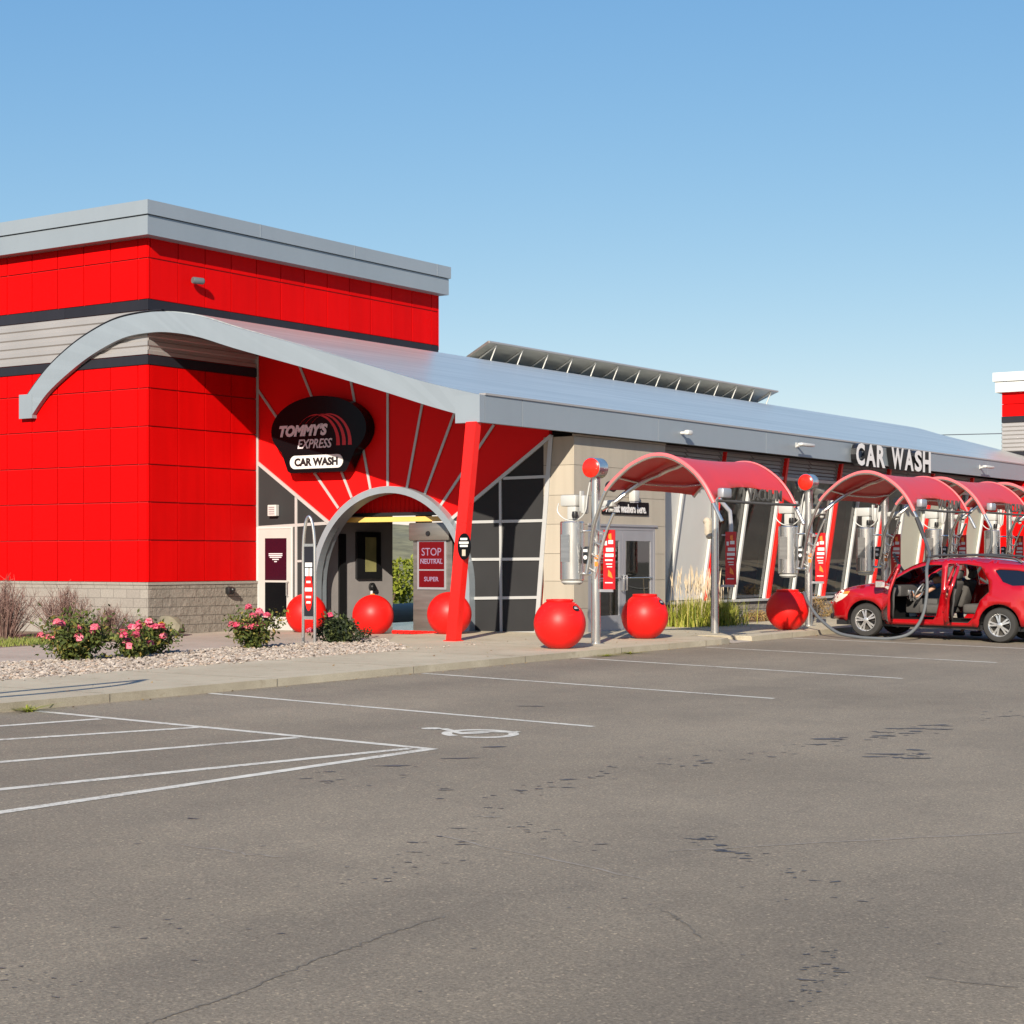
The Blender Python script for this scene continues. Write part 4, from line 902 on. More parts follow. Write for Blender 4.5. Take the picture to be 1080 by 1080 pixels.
def make_station(label):
    t = empty('vacuum_station', (0,0,0), label, 'car vacuum', 0, 'vacuum stations with red canopies along the lot')
    mb = MB(); mb.tube([(0,0,0),(0,0,3.08)], .085, 20); mb.lathe([(.16,0),(.16,.015),(.085,.02)], None, 20); P_(mb, 'post', M['steel'], t)
    mb = MB(); my = Matrix.Translation((0,0,3.21)) @ Matrix.Rotation(R(90), 4, 'Y')
    mb.lathe([(0,.15),(.18,.15),(.19,.13),(.19,-.16),(.18,-.17)], my, 28); lp = P_(mb, 'lamp_housing', M['steel'], t)
    mb = MB(); mb.lathe([(.182,-.165),(.175,-.185),(.14,-.205),(.07,-.218),(0,-.222)], my, 28); P_(mb, 'lamp_lens', M['lens'], lp)
    # canister
    cy = .48; cm = Matrix.Translation((-.05,cy,0))
    mb = MB(); mb.lathe([(0,1.16),(.21,1.16),(.225,1.18),(.225,2.22),(.21,2.24),(0,2.24)], cm, 28); cn = P_(mb, 'canister', M['steel'], t)
    mb = MB(); mb.lathe([(0,1.08),(.15,1.08),(.2,1.12),(.2,1.16)], cm, 20); P_(mb, 'canister_base', M['white_plastic'], cn)
    mb = MB(); mb.box(-.28, -.262, cy-.08, cy+.1, 1.5, 2.0); P_(mb, 'canister_plate', M['steel2'], cn, 0)
    mb = MB(); mb.tube([(-.02,cy-.18,1.28),(0,0,1.28)], .03, 8); mb.tube([(-.02,cy-.18,2.06),(0,0,2.06)], .022, 8); P_(mb, 'canister_bracket', M['steel'], t)
    mb = MB(); mb.bbox(-.14,.10,cy-.13,cy+.21,2.52,2.73,.03); mb.bbox(-.11,.06,cy-.11,cy+.08,2.27,2.53,.03); mb.bbox(-.1,.08,cy-.29,cy-.21,2.38,2.72,.03); mb.bbox(-.08,.06,cy-.2,cy-.172,2.42,2.8,.01); P_(mb, 'motor_box', M['white_plastic'], t)
    mb = MB(); mb.tube(catmull([(-.12,cy+.25,2.58),(-.14,cy+.26,2.42),(-.12,cy+.1,2.28),(-.1,cy-.14,2.27),(-.08,cy-.3,2.42),(-.05,cy-.33,2.7),(-.02,cy-.38,2.98),(0,.0,3.03)], 6), .013, 6); P_(mb, 'cable', M['white_plastic'], t)
    mb = MB(); mb.lathe([(0,0),(.05,0),(.06,.05),(.05,.12),(0,.13)], Matrix.Translation((-.16,cy-.13,2.3)), 12); P_(mb, 'valve', M['black'], t)
    # boom: a ladder of two bent tubes that becomes the near arch
    mb = MB()
    near = [Vector((-.14 + (XN+.14)*min(1, max(0, (i-4)/14)), p.y, p.z)) for i, p in enumerate(AP)]
    mb.tube(near, .034, 10); P_(mb, 'arch_tube', M['steel'], t)
    par = [Vector((-.06, p.y-.13, p.z-.10)) for p in AP[:16]]
    mb = MB(); mb.tube(par, .028, 8)
    for i in (2, 5, 8, 11): mb.tube([near[i], par[i]], .018, 6)
    P_(mb, 'boom_ladder', M['steel'], t)
    midp = [Vector((.02,-.12,2.46))] + [Vector((.10 + .5*min(1, i/10), p.y+.06, p.z-.14+.10*max(0,i-18)/6)) for i, p in enumerate(arc_at(3, 7))]
    mb = MB(); mb.tube(midp, .045, 10); P_(mb, 'arch_tube', M['steel'], t)
    far = [Vector((XF, p.y, p.z)) for p in AP[18:]]
    mb = MB(); mb.tube(far, .034, 10); P_(mb, 'arch_tube', M['steel'], t)
    mb = MB()
    for s in (.35, slen[-1]*.5, slen[-1]-.55): p = sh(s); mb.tube([(XN, p.y, p.z-.0), ((XN*3+XF)/4, p.y, p.z-.075), ((XN+XF)/2, p.y, p.z-.085), ((XN+XF*3)/4, p.y, p.z-.075), (XF, p.y, p.z-.0)], .022, 8)
    P_(mb, 'cross_rod', M['steel'], t)
    # red sheet: hangs between near and far arch, lower edge cut in a bow
    Ls = slen[-1]; out = [(XN, 0.), (XN, Ls)] + [(XN + (XF-XN)*f, Ls - .42*(1-abs(2*f-1)**2.2)) for f in [i/16 for i in range(1, 16)]] + [(XF, Ls), (XF, 0.)] + [(XN+(XF-XN)*f, .10*(1-abs(2*f-1)**2)) for f in (.8,.6,.4,.2)]
    mb = panel(out, [], .16, lambda u, s: (lambda p: Vector((u, p.y, p.z+.035-.05*(1-(2*(u-XN)/(XF-XN)-1)**2))))(sh(s)))
    o = P_(mb, 'canopy_sheet', M['canopy'], t, 60); solidify(o, .014, 0)
    mb = MB()
    for xx in (XN, XF): mb = MB(); mb.tube([Vector((xx, p.y, p.z+.02)) for p in SH], .040, 10); P_(mb, 'canopy_rim', M['rim'], t)
    e0, e1 = AP[-1], AP[-2]
    mb = MB(); zr = 2.56; yr_ = -14.0-LY
    mb.tube([(XN+.02, yr_, zr), ((XN+XF)/2, yr_-.10, zr-.02), (XF, yr_, zr+.0)], .026, 8); P_(mb, 'rail', M['seat'], t)
    mb = MB(); mb.text("VACUUM", face_y((XN+XF)/2+.1, zr+.14, yr_-.05), .21, .02, 0, .01, 1.35); P_(mb, 'lettering', M['seat'], t, 0)
    mb = MB(); mb.bbox(XN+.1, XN+.42, yr_-.08, yr_+.05, zr+.05, zr+.22, .03, Matrix.Rotation(R(0), 4, 'X')); P_(mb, 'camera_box', M['alu'], t)
    # spotlight and junction next to the post
    mb = MB(); mb.lathe([(0,-.1),(.075,-.1),(.085,-.06),(.06,.1),(0,.1)], Matrix.Translation((.02,-.32,2.86)) @ Matrix.Rotation(R(110), 4, 'Y'), 16); P_(mb, 'spotlight', M['black'], t)
    mb = MB(); mb.bbox(-.02,.2,-.36,-.08,2.50,2.62,.03); mb.ball((.12,-.26,2.46), .055, 12, 8); P_(mb, 'junction', M['white_plastic'], t)
    # menu board and small controls
    mb = MB(); mb.box(.0,.03,-.40,-.16,1.0,2.08); bd = P_(mb, 'menu_board', M['sign_red'], t, 0)
    mb = MB()
    for z, a, b, h in ((1.86,-.37,-.27,.07),(1.84,-.24,-.19,.08),(1.72,-.38,-.22,.07),(1.62,-.38,-.2,.06),(1.53,-.36,-.2,.03),(1.46,-.35,-.22,.02),(1.41,-.35,-.24,.02),(1.12,-.36,-.2,.02)): mb.box(-.004, -.0005, a, b, z-h/2, z+h/2)
    P_(mb, 'printed_line', M['sign_white'], bd, 0)
    mb = MB(); mb.prism([(-.004,-.34,1.88),(-.004,-.27,1.93),(-.004,-.27,2.0),(-.004,-.33,2.02)], (.003,0,0)); mb.prism([(-.004,-.36,1.2),(-.004,-.26,1.24),(-.004,-.27,1.36),(-.004,-.33,1.3)], (.003,0,0)); P_(mb, 'printed_picture', M['orange'], bd, 0)
    for q in ((.003,.027,-.36,-.06,.95,1.0), (.031,.05,-.2,-.06,2.0,2.03)): mb = MB(); mb.box(*q); P_(mb, 'board_bracket', M['alu'], t, 0)
    mb = MB(); mb.bbox(-.11,-.0,.09,.22,1.46,1.78,.03); ct = P_(mb, 'control_box', M['black'], t); mb = MB(); mb.box(-.114,-.111,.11,.20,1.68,1.73); mb.lathe([(0,.01),(.04,.01),(.04,0)], Matrix.Translation((-.11,.155,1.58)) @ Matrix.Rotation(R(-90),4,'Y'), 12); P_(mb, 'control_button', M['sign_white'], ct, 0)
    mb = MB(); mb.box(-.09,-.083,-.1,-.03,1.42,1.5); mb.box(-.09,-.083,-.1,-.03,1.55,1.62); P_(mb, 'sticker', M['orange'], t, 0)
    return t
stn = make_station('vacuum station with its steel post beside the beige wall and double door')
stn.location = (.22, LY, zwalk(.2))
for k, (x, lab) in enumerate(((9.25, 'vacuum station behind the third red bin, its canopy over the red car nose'), (13.55, 'vacuum station whose canopy shows above the red car roof, under the white letters'), (18.0, 'vacuum station behind the car tail, fourth canopy from the left'), (22.5, 'farthest vacuum station, canopy cut by the right edge of the photo'))):
    c = copy_tree(stn); c.location = (x, LY, zwalk(x)); c['label'] = lab
# plain post without canister
t = empty('sign_post', (5.0, LY+.1, zwalk(4.85)), 'plain steel post with red menu board beside the ornamental grass', 'post')
mb = MB(); mb.tube([(0,0,0),(0,0,2.95)], .082, 20); P_(mb, 'post', M['steel'], t)
for ch in stn.children:
    if ch.name.split('.')[0] in ('menu_board', 'board_bracket'):
        c = copy_tree(ch, t); c.location = (.04, -.06, 0)
mb = MB(); mb.bbox(-.12,.02,.07,.2,2.0,2.34,.05); mb.ball((-.06,.1,2.0), .07, 10, 8); mb.ball((-.05,.16,2.3), .08, 10, 8); P_(mb, 'folded_rag', M['tan'], t)
mb = MB(); mb.tube([(.0,-.1,2.75),(.12,-.28,2.5),(.14,-.3,2.2),(.12,-.3,1.95)], .045, 8); P_(mb, 'hose_holder', M['alu'], t)
# overhead wire
mb = MB(); mb.tube(catmull([(84, 3, 9.55), (81.2, 6.9, 9.38), (79.7, 9.05, 9.32), (76.9, 13.1, 9.2), (74.6, 16.4, 9.05), (70, 23, 8.7)], 4), .03, 5)
tag(mb.build('utility_wire', M['wire']), 'thin dark cable crossing the sky beside the far tower', 'cable')

# shade-casting arched pole beyond the left edge
t = empty('boom_arm', (-19.9, -13.75, zlot(-19.9, -13.75)), 'tall bent steel boom standing left of the frame', 'post')
mb = MB(); mb.tube(catmull([(0,0,0),(0,0,2.2),(.3,0,2.9),(1.1,0,3.2),(2.4,.1,3.15),(3.9,.35,2.95)], 6), .06, 10); P_(mb, 'boom_tube', M['steel'], t)
mb = MB(); mb.tube(catmull([(0,.1,0),(0,.1,2.0),(.5,-.1,2.7),(1.6,-.35,3.0),(2.8,-.2,3.1),(3.9,.35,2.95)], 6), .055, 10); P_(mb, 'boom_tube', M['steel'], t)


# ------------------------------------------------------------------ plants
def leaf_quad(mb, c, s, rnd, up=.3):
    n = Vector((rnd.gauss(0,1), rnd.gauss(0,1), rnd.gauss(up,.8))).normalized(); a = n.orthogonal().normalized(); a.rotate(Quaternion(n, rnd.random()*6.28)); b = n.cross(a)
    mb.face([c - a*s, c + b*s*.45 - a*s*.1, c + a*s, c - b*s*.45 + a*s*.05])
def rose(loc, w, h, label, seed, leaves=1500, flowers=9, lm='rose_leaf', lobes=7, group='rose bushes in the gravel bed'):
    rnd = random.Random(seed); t = empty('rose_bush', loc, label, 'bush', 0, group)
    st, fo = MB(), MB(); tips = []
    for k in range(lobes):
        a = rnd.random()*6.28; r = w*rnd.uniform(.15, 1.0); tip = Vector((math.cos(a)*r*.55, math.sin(a)*r*.75, h*rnd.uniform(.45, 1.0))); tips.append(tip)
        midp = tip*.5 + Vector((rnd.gauss(0,.04), rnd.gauss(0,.04), .04)); st.tube(catmull([(0,0,0), midp, tip], 4), [.012]*8+[.006] if False else .009, 5)
        for q in range(3):
            e = midp.lerp(tip, rnd.random()) ; d = e + Vector((rnd.gauss(0,.14), rnd.gauss(0,.16), rnd.uniform(-.05,.16))); st.tube([e, d], .005, 4); tips.append(d)
    P_(st, 'stem', M['bark'], t, 0)
    for k in range(leaves):
        q = rnd.choice(tips); rr = w*.20
        c = q*rnd.uniform(.12, 1.03) + Vector((rnd.gauss(0,.07), rnd.gauss(0,.07), rnd.gauss(0,.05))) if rnd.random() < .55 else q + Vector((rnd.gauss(0,rr), rnd.gauss(0,rr), rnd.gauss(0,rr*.8)))
        if c.z < .02: c.z = rnd.uniform(.02, .15)
        leaf_quad(fo, c, rnd.uniform(.026, .058), rnd)
    P_(fo, 'foliage', M[lm], t, 0)
    for k in range(flowers):
        q = rnd.choice(tips); p = q*1.08 + Vector((rnd.gauss(-.14,.09), rnd.gauss(-.12,.09), rnd.uniform(.0,.08))); mb = MB()
        for i in range(22):
            a = rnd.random()*6.28; e = rnd.uniform(.2, 1.35); d = Vector((math.cos(a)*math.cos(e), math.sin(a)*math.cos(e), math.sin(e))); R0 = rnd.uniform(.045, .085); s = R0*.75
            u = d.orthogonal().normalized(); v = d.cross(u); c = p + d*R0*.7; mb.face([c+u*s, c+v*s, c-u*s, c-v*s])
        P_(mb, 'blossom', M['petal'] if rnd.random() < .93 else M['yellow_petal'], t, 0)
    return t
rose((-7.95, -6.5, .02), .85, .60, 'large rose bush with pink and yellow blooms at the far left', 1, 4000, 13, lobes=15)
rose((-7.05, -7.0, .03), .36, .34, 'low sprawling rose plant with few pink blooms on the stones', 5, 1100, 6, lobes=6)
rose((-6.2, -6.38, .03), .52, .44, 'rose bush thick with pink blooms in front of the boulder', 2, 2700, 24, lobes=10)
rose((-3.95, -6.72, .05), .52, .54, 'rose bush with deep pink blooms before the white door', 3, 2400, 17, lobes=9)
rose((-1.55, -6.6, .06), .45, .43, 'dark leafy shrub with hardly any blooms beside the hoop sign', 4, 2800, 2, lm='dark_leaf', lobes=8)
def twigs(loc, w, h, label, seed, n=150):
    rnd = random.Random(seed); t = empty('bare_shrub', loc, label, 'shrub', 0, 'leafless shrubs by the tower wall'); mb = MB()
    for k in range(n):
        a = rnd.random()*6.28; r = abs(rnd.gauss(0,.5))*w; hh = h*rnd.uniform(.45, 1)*(1-.25*min(1, r/w)); b = Vector((math.cos(a)*r*.25, math.sin(a)*r*.25, 0)); e = Vector((math.cos(a)*r, math.sin(a)*r, hh)); mm = b.lerp(e, .5) + Vector((rnd.gauss(0,.05), rnd.gauss(0,.05), .08))
        P = catmull([b, mm, e], 3); mb.tube(P, [.0085, .0075, .0065, .0055, .0045, .004, .003], 4, cap=False)
        for q in range(5):
            s = rnd.choice(P[2:]); mb.tube([s, s + Vector((rnd.gauss(0,.08), rnd.gauss(0,.08), rnd.uniform(.05,.22)))], [.0045, .002], 3, cap=False)
    P_(mb, 'twigs', M['twig'], t, 0); return t
twigs((-2.35, 1.85, -.02), .85, 1.28, 'tall leafless reddish shrub at the left picture edge', 21, 230)
twigs((-1.5, .95, -.01), .9, 1.05, 'broad leafless reddish shrub in front of the block wall', 22, 230)
twigs((-.75, .40, 0), .5, .62, 'small grey leafless shrub close to the tower corner', 23, 110)
mb = MB(); b = bmesh.new(); bmesh.ops.create_icosphere(b, subdivisions=3, radius=1); rb = random.Random(9)
from mathutils import noise
for v in b.verts:
    v.co *= 1 + .38*noise.noise(v.co*1.3 + Vector((3,1,7))) + .10*noise.noise(v.co*4) ; v.co = Vector((v.co.x*.28, v.co.y*.34, max(-.1, v.co.z*.27)))
mb.join(b, Matrix.Translation((.05, -.62, .16))); tag(mb.build('boulder', M['rock'], smooth=25), 'tan boulder at the tower corner behind the pink roses', 'rock')

def tuft(loc, w, h, label, seed, n=900, plumes=150, name='ornamental_grass'):
    rnd = random.Random(seed); t = empty(name, loc, label, 'grass clump'); mb = MB()
    for k in range(n):
        a = rnd.random()*6.28; r = abs(rnd.gauss(0,.5)); b = Vector((rnd.gauss(0,w*.35), rnd.gauss(0,w*.22), 0)); hh = h*rnd.uniform(.5,1); d = Vector((math.cos(a), math.sin(a), 0)); P = [b + d*(r*.85*f*f) + Vector((0,0,hh*(f-.22*f*f*min(1.6,r)))) for f in (0,.35,.7,1)]
        s = Vector((-d.y, d.x, 0))*.010
        for i in range(3): mb.face([P[i]-s*(1-i*.28), P[i]+s*(1-i*.28), P[i+1]+s*(.72-i*.28), P[i+1]-s*(.72-i*.28)])
    bmesh.ops.remove_doubles(mb.bm, verts=mb.bm.verts[:], dist=1e-5); P_(mb, 'blades', M['grass_blade'], t, 0)
    if plumes:
        mb = MB()
        for k in range(plumes):
            b = Vector((rnd.gauss(0,w*.32), rnd.gauss(0,w*.18), .2)); e = b + Vector((rnd.gauss(0,.12), rnd.gauss(0,.10), h*rnd.uniform(1.3, 2.05)-.2)); mm = b.lerp(e, .55) + Vector((rnd.gauss(0,.02), 0, .02))
            mb.tube([b, mm, b.lerp(e,.72)], .004, 3, cap=False); q = b.lerp(e,.70); mb.tube([q, q.lerp(e,.4), e], [.008,.013,.003], 4, cap=False)
        P_(mb, 'plumes', M['plume'], t, 0)
    return t
tuft((8.45, -9.05, .14), 1.3, .68, 'green ornamental grass with tall tan plumes by the white panel', 31, 2700, 100)
def dry(loc, w, h, label, seed, m='dry'):
    rnd = random.Random(seed); t = empty('dry_shrub', loc, label, 'shrub', 0, 'dry shrubs along the low stone wall'); mb = MB(); st = MB()
    for k in range(14):
        a = rnd.random()*6.28; st.tube([(0,0,0), (math.cos(a)*w*.5, math.sin(a)*w*.3, h*rnd.uniform(.4,.8))], .006, 4)
    for k in range(900):
        a = rnd.random()*6.28; e = math.acos(rnd.uniform(0,1)); q = Vector((math.cos(a)*math.sin(e)*w, math.sin(a)*math.sin(e)*w*.6, math.cos(e)*h))*rnd.uniform(.55,1.05)
        if q.z < 0: q.z = .02
        leaf_quad(mb, q, rnd.uniform(.015,.035), rnd, .1)
    P_(st, 'stem', M['bark'], t, 0); P_(mb, 'foliage', M[m], t, 0); return t
for k, (x, w, h, lab) in enumerate(((10.55,.45,.5,'dark scrubby shrub right of the ornamental grass'),(11.9,.55,.26,'low tan dried shrub left of the third red bin'),(13.3,.5,.28,'low tan dried shrub behind the third red bin'),(15.4,.55,.55,'brown dried shrub behind the second lamp post'),(16.9,.6,.5,'golden dried shrub behind the grey hose end'),(18.6,.5,.4,'brown dried shrub in front of the car nose'))):
    dry((x, -8.65, .14+.006*(x-10)), w, h, lab, 40+k, 'dark_leaf' if k == 0 else 'dry')
for k, (x, y, z, lab) in enumerate(((-13.95, -12.50, zlot(-13.95, -12.5), 'small green weed at the kerb foot near the left picture edge'), (-.55, -12.48, zlot(-.5, -12.5), 'small weed at the kerb foot right of the first red bin'), (-1.35, -12.5, zlot(-1.3, -12.5), 'tiny weed at the kerb foot below the first red bin'))):
    tuft((x, y, z), (.10, .05, .05)[k], (.09, .05, .04)[k], lab, 60+k, 60, 0, 'weed')
# greenery behind the tunnel
def bushy(loc, w, h, label, seed, m, n=2600, cat='bush', name='green_bush'):
    rnd = random.Random(seed); t = empty(name, loc, label, cat); mb = MB(); st = MB()
    blobs = [(Vector((rnd.uniform(-.6,.6)*w, rnd.uniform(-.6,.6)*w, h*rnd.uniform(.3,.8))), w*rnd.uniform(.3,.5)) for k in range(9)]
    for c, r in blobs: st.tube([(0,0,0), c], [.05*h/2,.015], 5)
    for k in range(n):
        c, r = rnd.choice(blobs); d = Vector((rnd.gauss(0,1), rnd.gauss(0,1), rnd.gauss(0,1))).normalized(); q = c + d*r*rnd.uniform(.6,1.1); q.z = max(.05, min(h*1.05, q.z)); leaf_quad(mb, q, rnd.uniform(.07,.15), rnd)
    P_(st, 'trunk', M['bark'], t, 0); P_(mb, 'crown', M[m], t, 0); return t
bushy((33.0, 19.4, -.5), 2.0, 2.0, 'bright green bush seen through the tunnel opening', 51, 'bush_leaf')
bushy((36.5, 20.6, -.5), 2.2, 2.3, 'yellow green bush farther back through the tunnel opening', 52, 'bush_leaf')
mb = panel([(-10,40),(140,40),(140,160),(-10,160)], [], 10, lambda x, y: Vector((x, y, -.8 + .10*(y-40) + 2.5*noise.noise(Vector((x*.03, y*.03, 0)))))); struct(mb.build('hillside', M['hill']))

# ------------------------------------------------------------------ the red car (local: nose +Y, left side -X)
CL = 4.77
car = empty('parked_car', (8.41, -14.86, zlot(8.41, -14.86)), 'red crossover with both left doors open, parked under the canopies', 'car')
car.rotation_euler = (math.atan(SY), -GX, 0)
FW, RW, WZ, AR_ = .93, 3.80, .355, .425
def arcpts(cu, r, a0, a1, n=14): return [(cu + r*math.cos(R(a0+(a1-a0)*i/n)), WZ + r*math.sin(R(a0+(a1-a0)*i/n))) for i in range(n+1)]
topc = [(.03,.50),(.00,.62),(.03,.76),(.12,.87),(.30,.955),(.60,1.03),(.95,1.085),(1.22,1.125),(1.55,1.33),(1.88,1.515),(2.15,1.605),(2.6,1.655),(3.1,1.665),(3.6,1.65),(4.1,1.60),(4.42,1.55),(4.58,1.30),(4.70,1.08),(4.76,.90),(4.77,.65),(4.72,.45)]
topc = [(p.x, p.y) for p in catmull([(*p, 0) for p in topc], 4)]
def seg_d(p, a, b):
    ab = (b[0]-a[0], b[1]-a[1]); l2 = ab[0]**2+ab[1]**2 or 1e-9; t = max(0, min(1, ((p[0]-a[0])*ab[0]+(p[1]-a[1])*ab[1])/l2)); return math.hypot(p[0]-a[0]-t*ab[0], p[1]-a[1]-t*ab[1])
def cw(u, z):
    w = .905
    if z < .55: w -= (.55-z)**2*.9
    if z > .98: w -= .245*((z-.98)/.66)**1.15
    if u < .95: w -= .30*((.95-u)/.95)**2.4
    if u > 4.0: w -= .16*((u-4.0)/.77)**2
    w += .012*math.exp(-((z-.87)/.035)**2)
    for c in (FW, RW):
        d = math.hypot(u-c, z-WZ); w += .028*math.exp(-((d-.46)/.07)**2)
    d = min(seg_d((u, z), a, b) for a, b in zip(topc, topc[1:]))
    w -= .085*max(0, 1-d/.11)**2
    return w
def cside(sgn, off=0.): return lambda u, z: Vector((sgn*(cw(u, z)+off), CL/2-u, z))
sil = topc + [(4.66,.36),(RW+.45,.34)] + arcpts(RW, AR_, 0, 180) + [(RW-.45,.30),(FW+.47,.29)] + arcpts(FW, AR_, 0, 180) + [(FW-.44,.33),(.10,.36)]
f_open = [(1.36,.46),(1.42,.385),(2.38,.37),(2.48,.50),(2.58,.98),(2.52,1.54),(2.2,1.535),(1.88,1.44),(1.58,1.26),(1.40,1.12)]
r_open = [(2.70,.375),(3.14,.375),(3.27,.50),(3.40,.84),(3.58,1.02),(3.54,1.24),(3.34,1.52),(3.0,1.57),(2.64,1.565),(2.67,1.0)]
q_win = [(3.74,1.47),(3.64,1.45),(3.84,1.22),(4.05,1.15),(4.44,1.17),(4.36,1.42),(4.1,1.46)]
fwin = [(1.50,1.13),(2.50,1.13),(2.46,1.50),(2.2,1.495),(1.9,1.40),(1.62,1.22)]
rwin = [(2.74,1.13),(3.46,1.13),(3.36,1.40),(3.22,1.49),(2.72,1.51)]
body = panel(sil, [f_open, r_open, q_win], .10, cside(-1)); panel(sil, [f_open, rwin, q_win], .10, cside(1), into=body)
# top skin from bumper over bonnet and roof to tail, with windscreen left out
def skin(mb, pts, crown=.05, nn=10, off=0.):
    rows = []
    for i, (u, z) in enumerate(pts):
        a = pts[max(i-1,0)]; b = pts[min(i+1, len(pts)-1)]; t = Vector((b[0]-a[0], b[1]-a[1])).normalized(); nrm = Vector((-t.y, t.x)); w = cw(u, z)
        rows.append([mb.bm.verts.new(Vector((w*s, CL/2-(u+nrm.x*(crown*(1-s*s)+off)), z+nrm.y*(crown*(1-s*s)+off)))) for s in [k*2/nn-1 for k in range(nn+1)]])
    for A, Bq in zip(rows, rows[1:]):
        for k in range(nn): mb.bm.faces.new([A[k], A[k+1], Bq[k+1], Bq[k]])
i0 = min(range(len(topc)), key=lambda i: abs(topc[i][0]-1.24)); i1 = min(range(len(topc)), key=lambda i: abs(topc[i][0]-2.05)); j0 = min(range(len(topc)), key=lambda i: abs(topc[i][0]-4.42)); j1 = min(range(len(topc)), key=lambda i: math.hypot(topc[i][0]-4.70, topc[i][1]-1.08))
skin(body, topc[:i0+1]); skin(body, topc[i1:j0+1], .035); skin(body, topc[j1:], .05)
o = P_(body, 'body', M['car'], car, 50); solidify(o, .018, 0)
mb = MB(); skin(mb, topc[i0:i1+1], .045, off=-.01); P_(mb, 'windscreen', glassmat('windscreen_glass', (.62,.68,.66)), car, 60)
for sgn in (-1, 1): mb = panel(q_win, [], .12, cside(sgn, -.012)); P_(mb, 'quarter_window', M['carglass'], car)
mb = panel(rwin, [], .15, cside(1, -.012)); P_(mb, 'side_window', M['door_glass'], car)
# lower dark cladding, arch liners, sill
mb = MB()
for sgn in (-1, 1):
    panel([(1.40,.30),(3.34,.30),(3.33,.335),(1.41,.335)], [], .12, cside(sgn, .012), mb)
    panel([(.10,.34),(.48,.34),(.47,.46),(.05,.50)], [], .1, cside(sgn, .012), mb)
P_(mb, 'lower_cladding', M['car_trim'], car)
mb = MB()
for c in (FW, RW):
    for sgn in (-1, 1):
        pts = arcpts(c, AR_+.005, -10, 190)
        for a, b in zip(pts, pts[1:]): mb.face([(sgn*.88, CL/2-a[0], a[1]), (sgn*.88, CL/2-b[0], b[1]), (sgn*.45, CL/2-b[0], b[1]), (sgn*.45, CL/2-a[0], a[1])])
        mb.face([(sgn*.45, CL/2-u, z) for u, z in pts])
mb.box(-.80, .80, -2.2, 2.15, .24, .34); P_(mb, 'underbody', M['black'], car, 0)
mb = panel([(1.39,.345),(2.40,.335),(2.46,.42),(1.42,.40)], [], .1, cside(-1, .004)); P_(mb, 'door_sill', M['car'], car)
for op in (f_open, r_open):
    mb = MB(); mb.tube([cside(-1, -.012)(u, z) for u, z in densify(op, .08)], .014, 6, closed=True); P_(mb, 'door_seal', M['rubber'], car)
for u, z in ((1.38, .62), (1.38, .98), (2.655, .62), (2.655, 1.0)):
    mb = MB(); q = cside(-1, .0)(u, z); mb.bbox(q.x-.05, q.x+.03, q.y-.03, q.y+.03, z-.035, z+.035, .008); P_(mb, 'hinge', M['car'], car)
# interior
mb = MB(); mb.box(-.74, .78, -2.2, 1.15, .36, .40); mb.box(-.7, .74, 1.05, 1.2, .40, 1.08); mb.box(-.76, .76, -2.25, -1.9, .40, .95); P_(mb, 'interior_floor', M['cabin'], car, 0)
mb = MB(); mb.bbox(-.78, .78, .72, 1.12, .86, 1.10, .05); mb.bbox(-.1, .12, .2, .9, .5, .82, .04); P_(mb, 'dashboard', M['mid'], car)
mb = MB(); mb.bbox(-.42,-.36,.68,.74,.80,1.0,.01); mb.bbox(-.30,-.10,.70,.73,.76,.98,.01); P_(mb, 'dash_trim', M['chrome'], car)
mw = Matrix.Translation((-.38,.47,.97)) @ Matrix.Rotation(R(-62), 4, 'X'); mb = MB()
mb.tube([mw @ Vector((.185*math.cos(R(a)), .185*math.sin(R(a)), 0)) for a in range(0,360,15)], .017, 8, closed=True)
for a in (-10, 190, 270): mb.tube([mw @ Vector((0,0,-.01)), mw @ Vector((.18*math.cos(R(a)), .18*math.sin(R(a)), 0))], .02, 6)
P_(mb, 'steering_wheel', M['alloy'], car)
def seat(x, y, w, label=None, back_tilt=18, cz=.52):
    mb = MB(); mb.bbox(x-w/2, x+w/2, y-.27, y+.27, cz, cz+.20, .06, seg=3); mm = Matrix.Translation((x, y-.24, cz+.15)) @ Matrix.Rotation(R(back_tilt), 4, 'X'); mb.bbox(-w/2+.01, w/2-.01, -.14, .02, 0, .60, .06, mm, 3)
    o = P_(mb, 'seat', M['seat'], car, 50)
    mb = MB(); mb.bbox(-.13, .13, -.11, .0, .63, .82, .04, mm, 3); mb.tube([mm @ Vector((.05,-.05,.58)), mm @ Vector((.05,-.05,.66))], .01, 6); P_(mb, 'headrest', M['mid'], o, 50)
seat(-.38, .14, .50); seat(.38, .14, .50); seat(-.36, -.82, .62, cz=.55); seat(.36, -.82, .62, cz=.55)
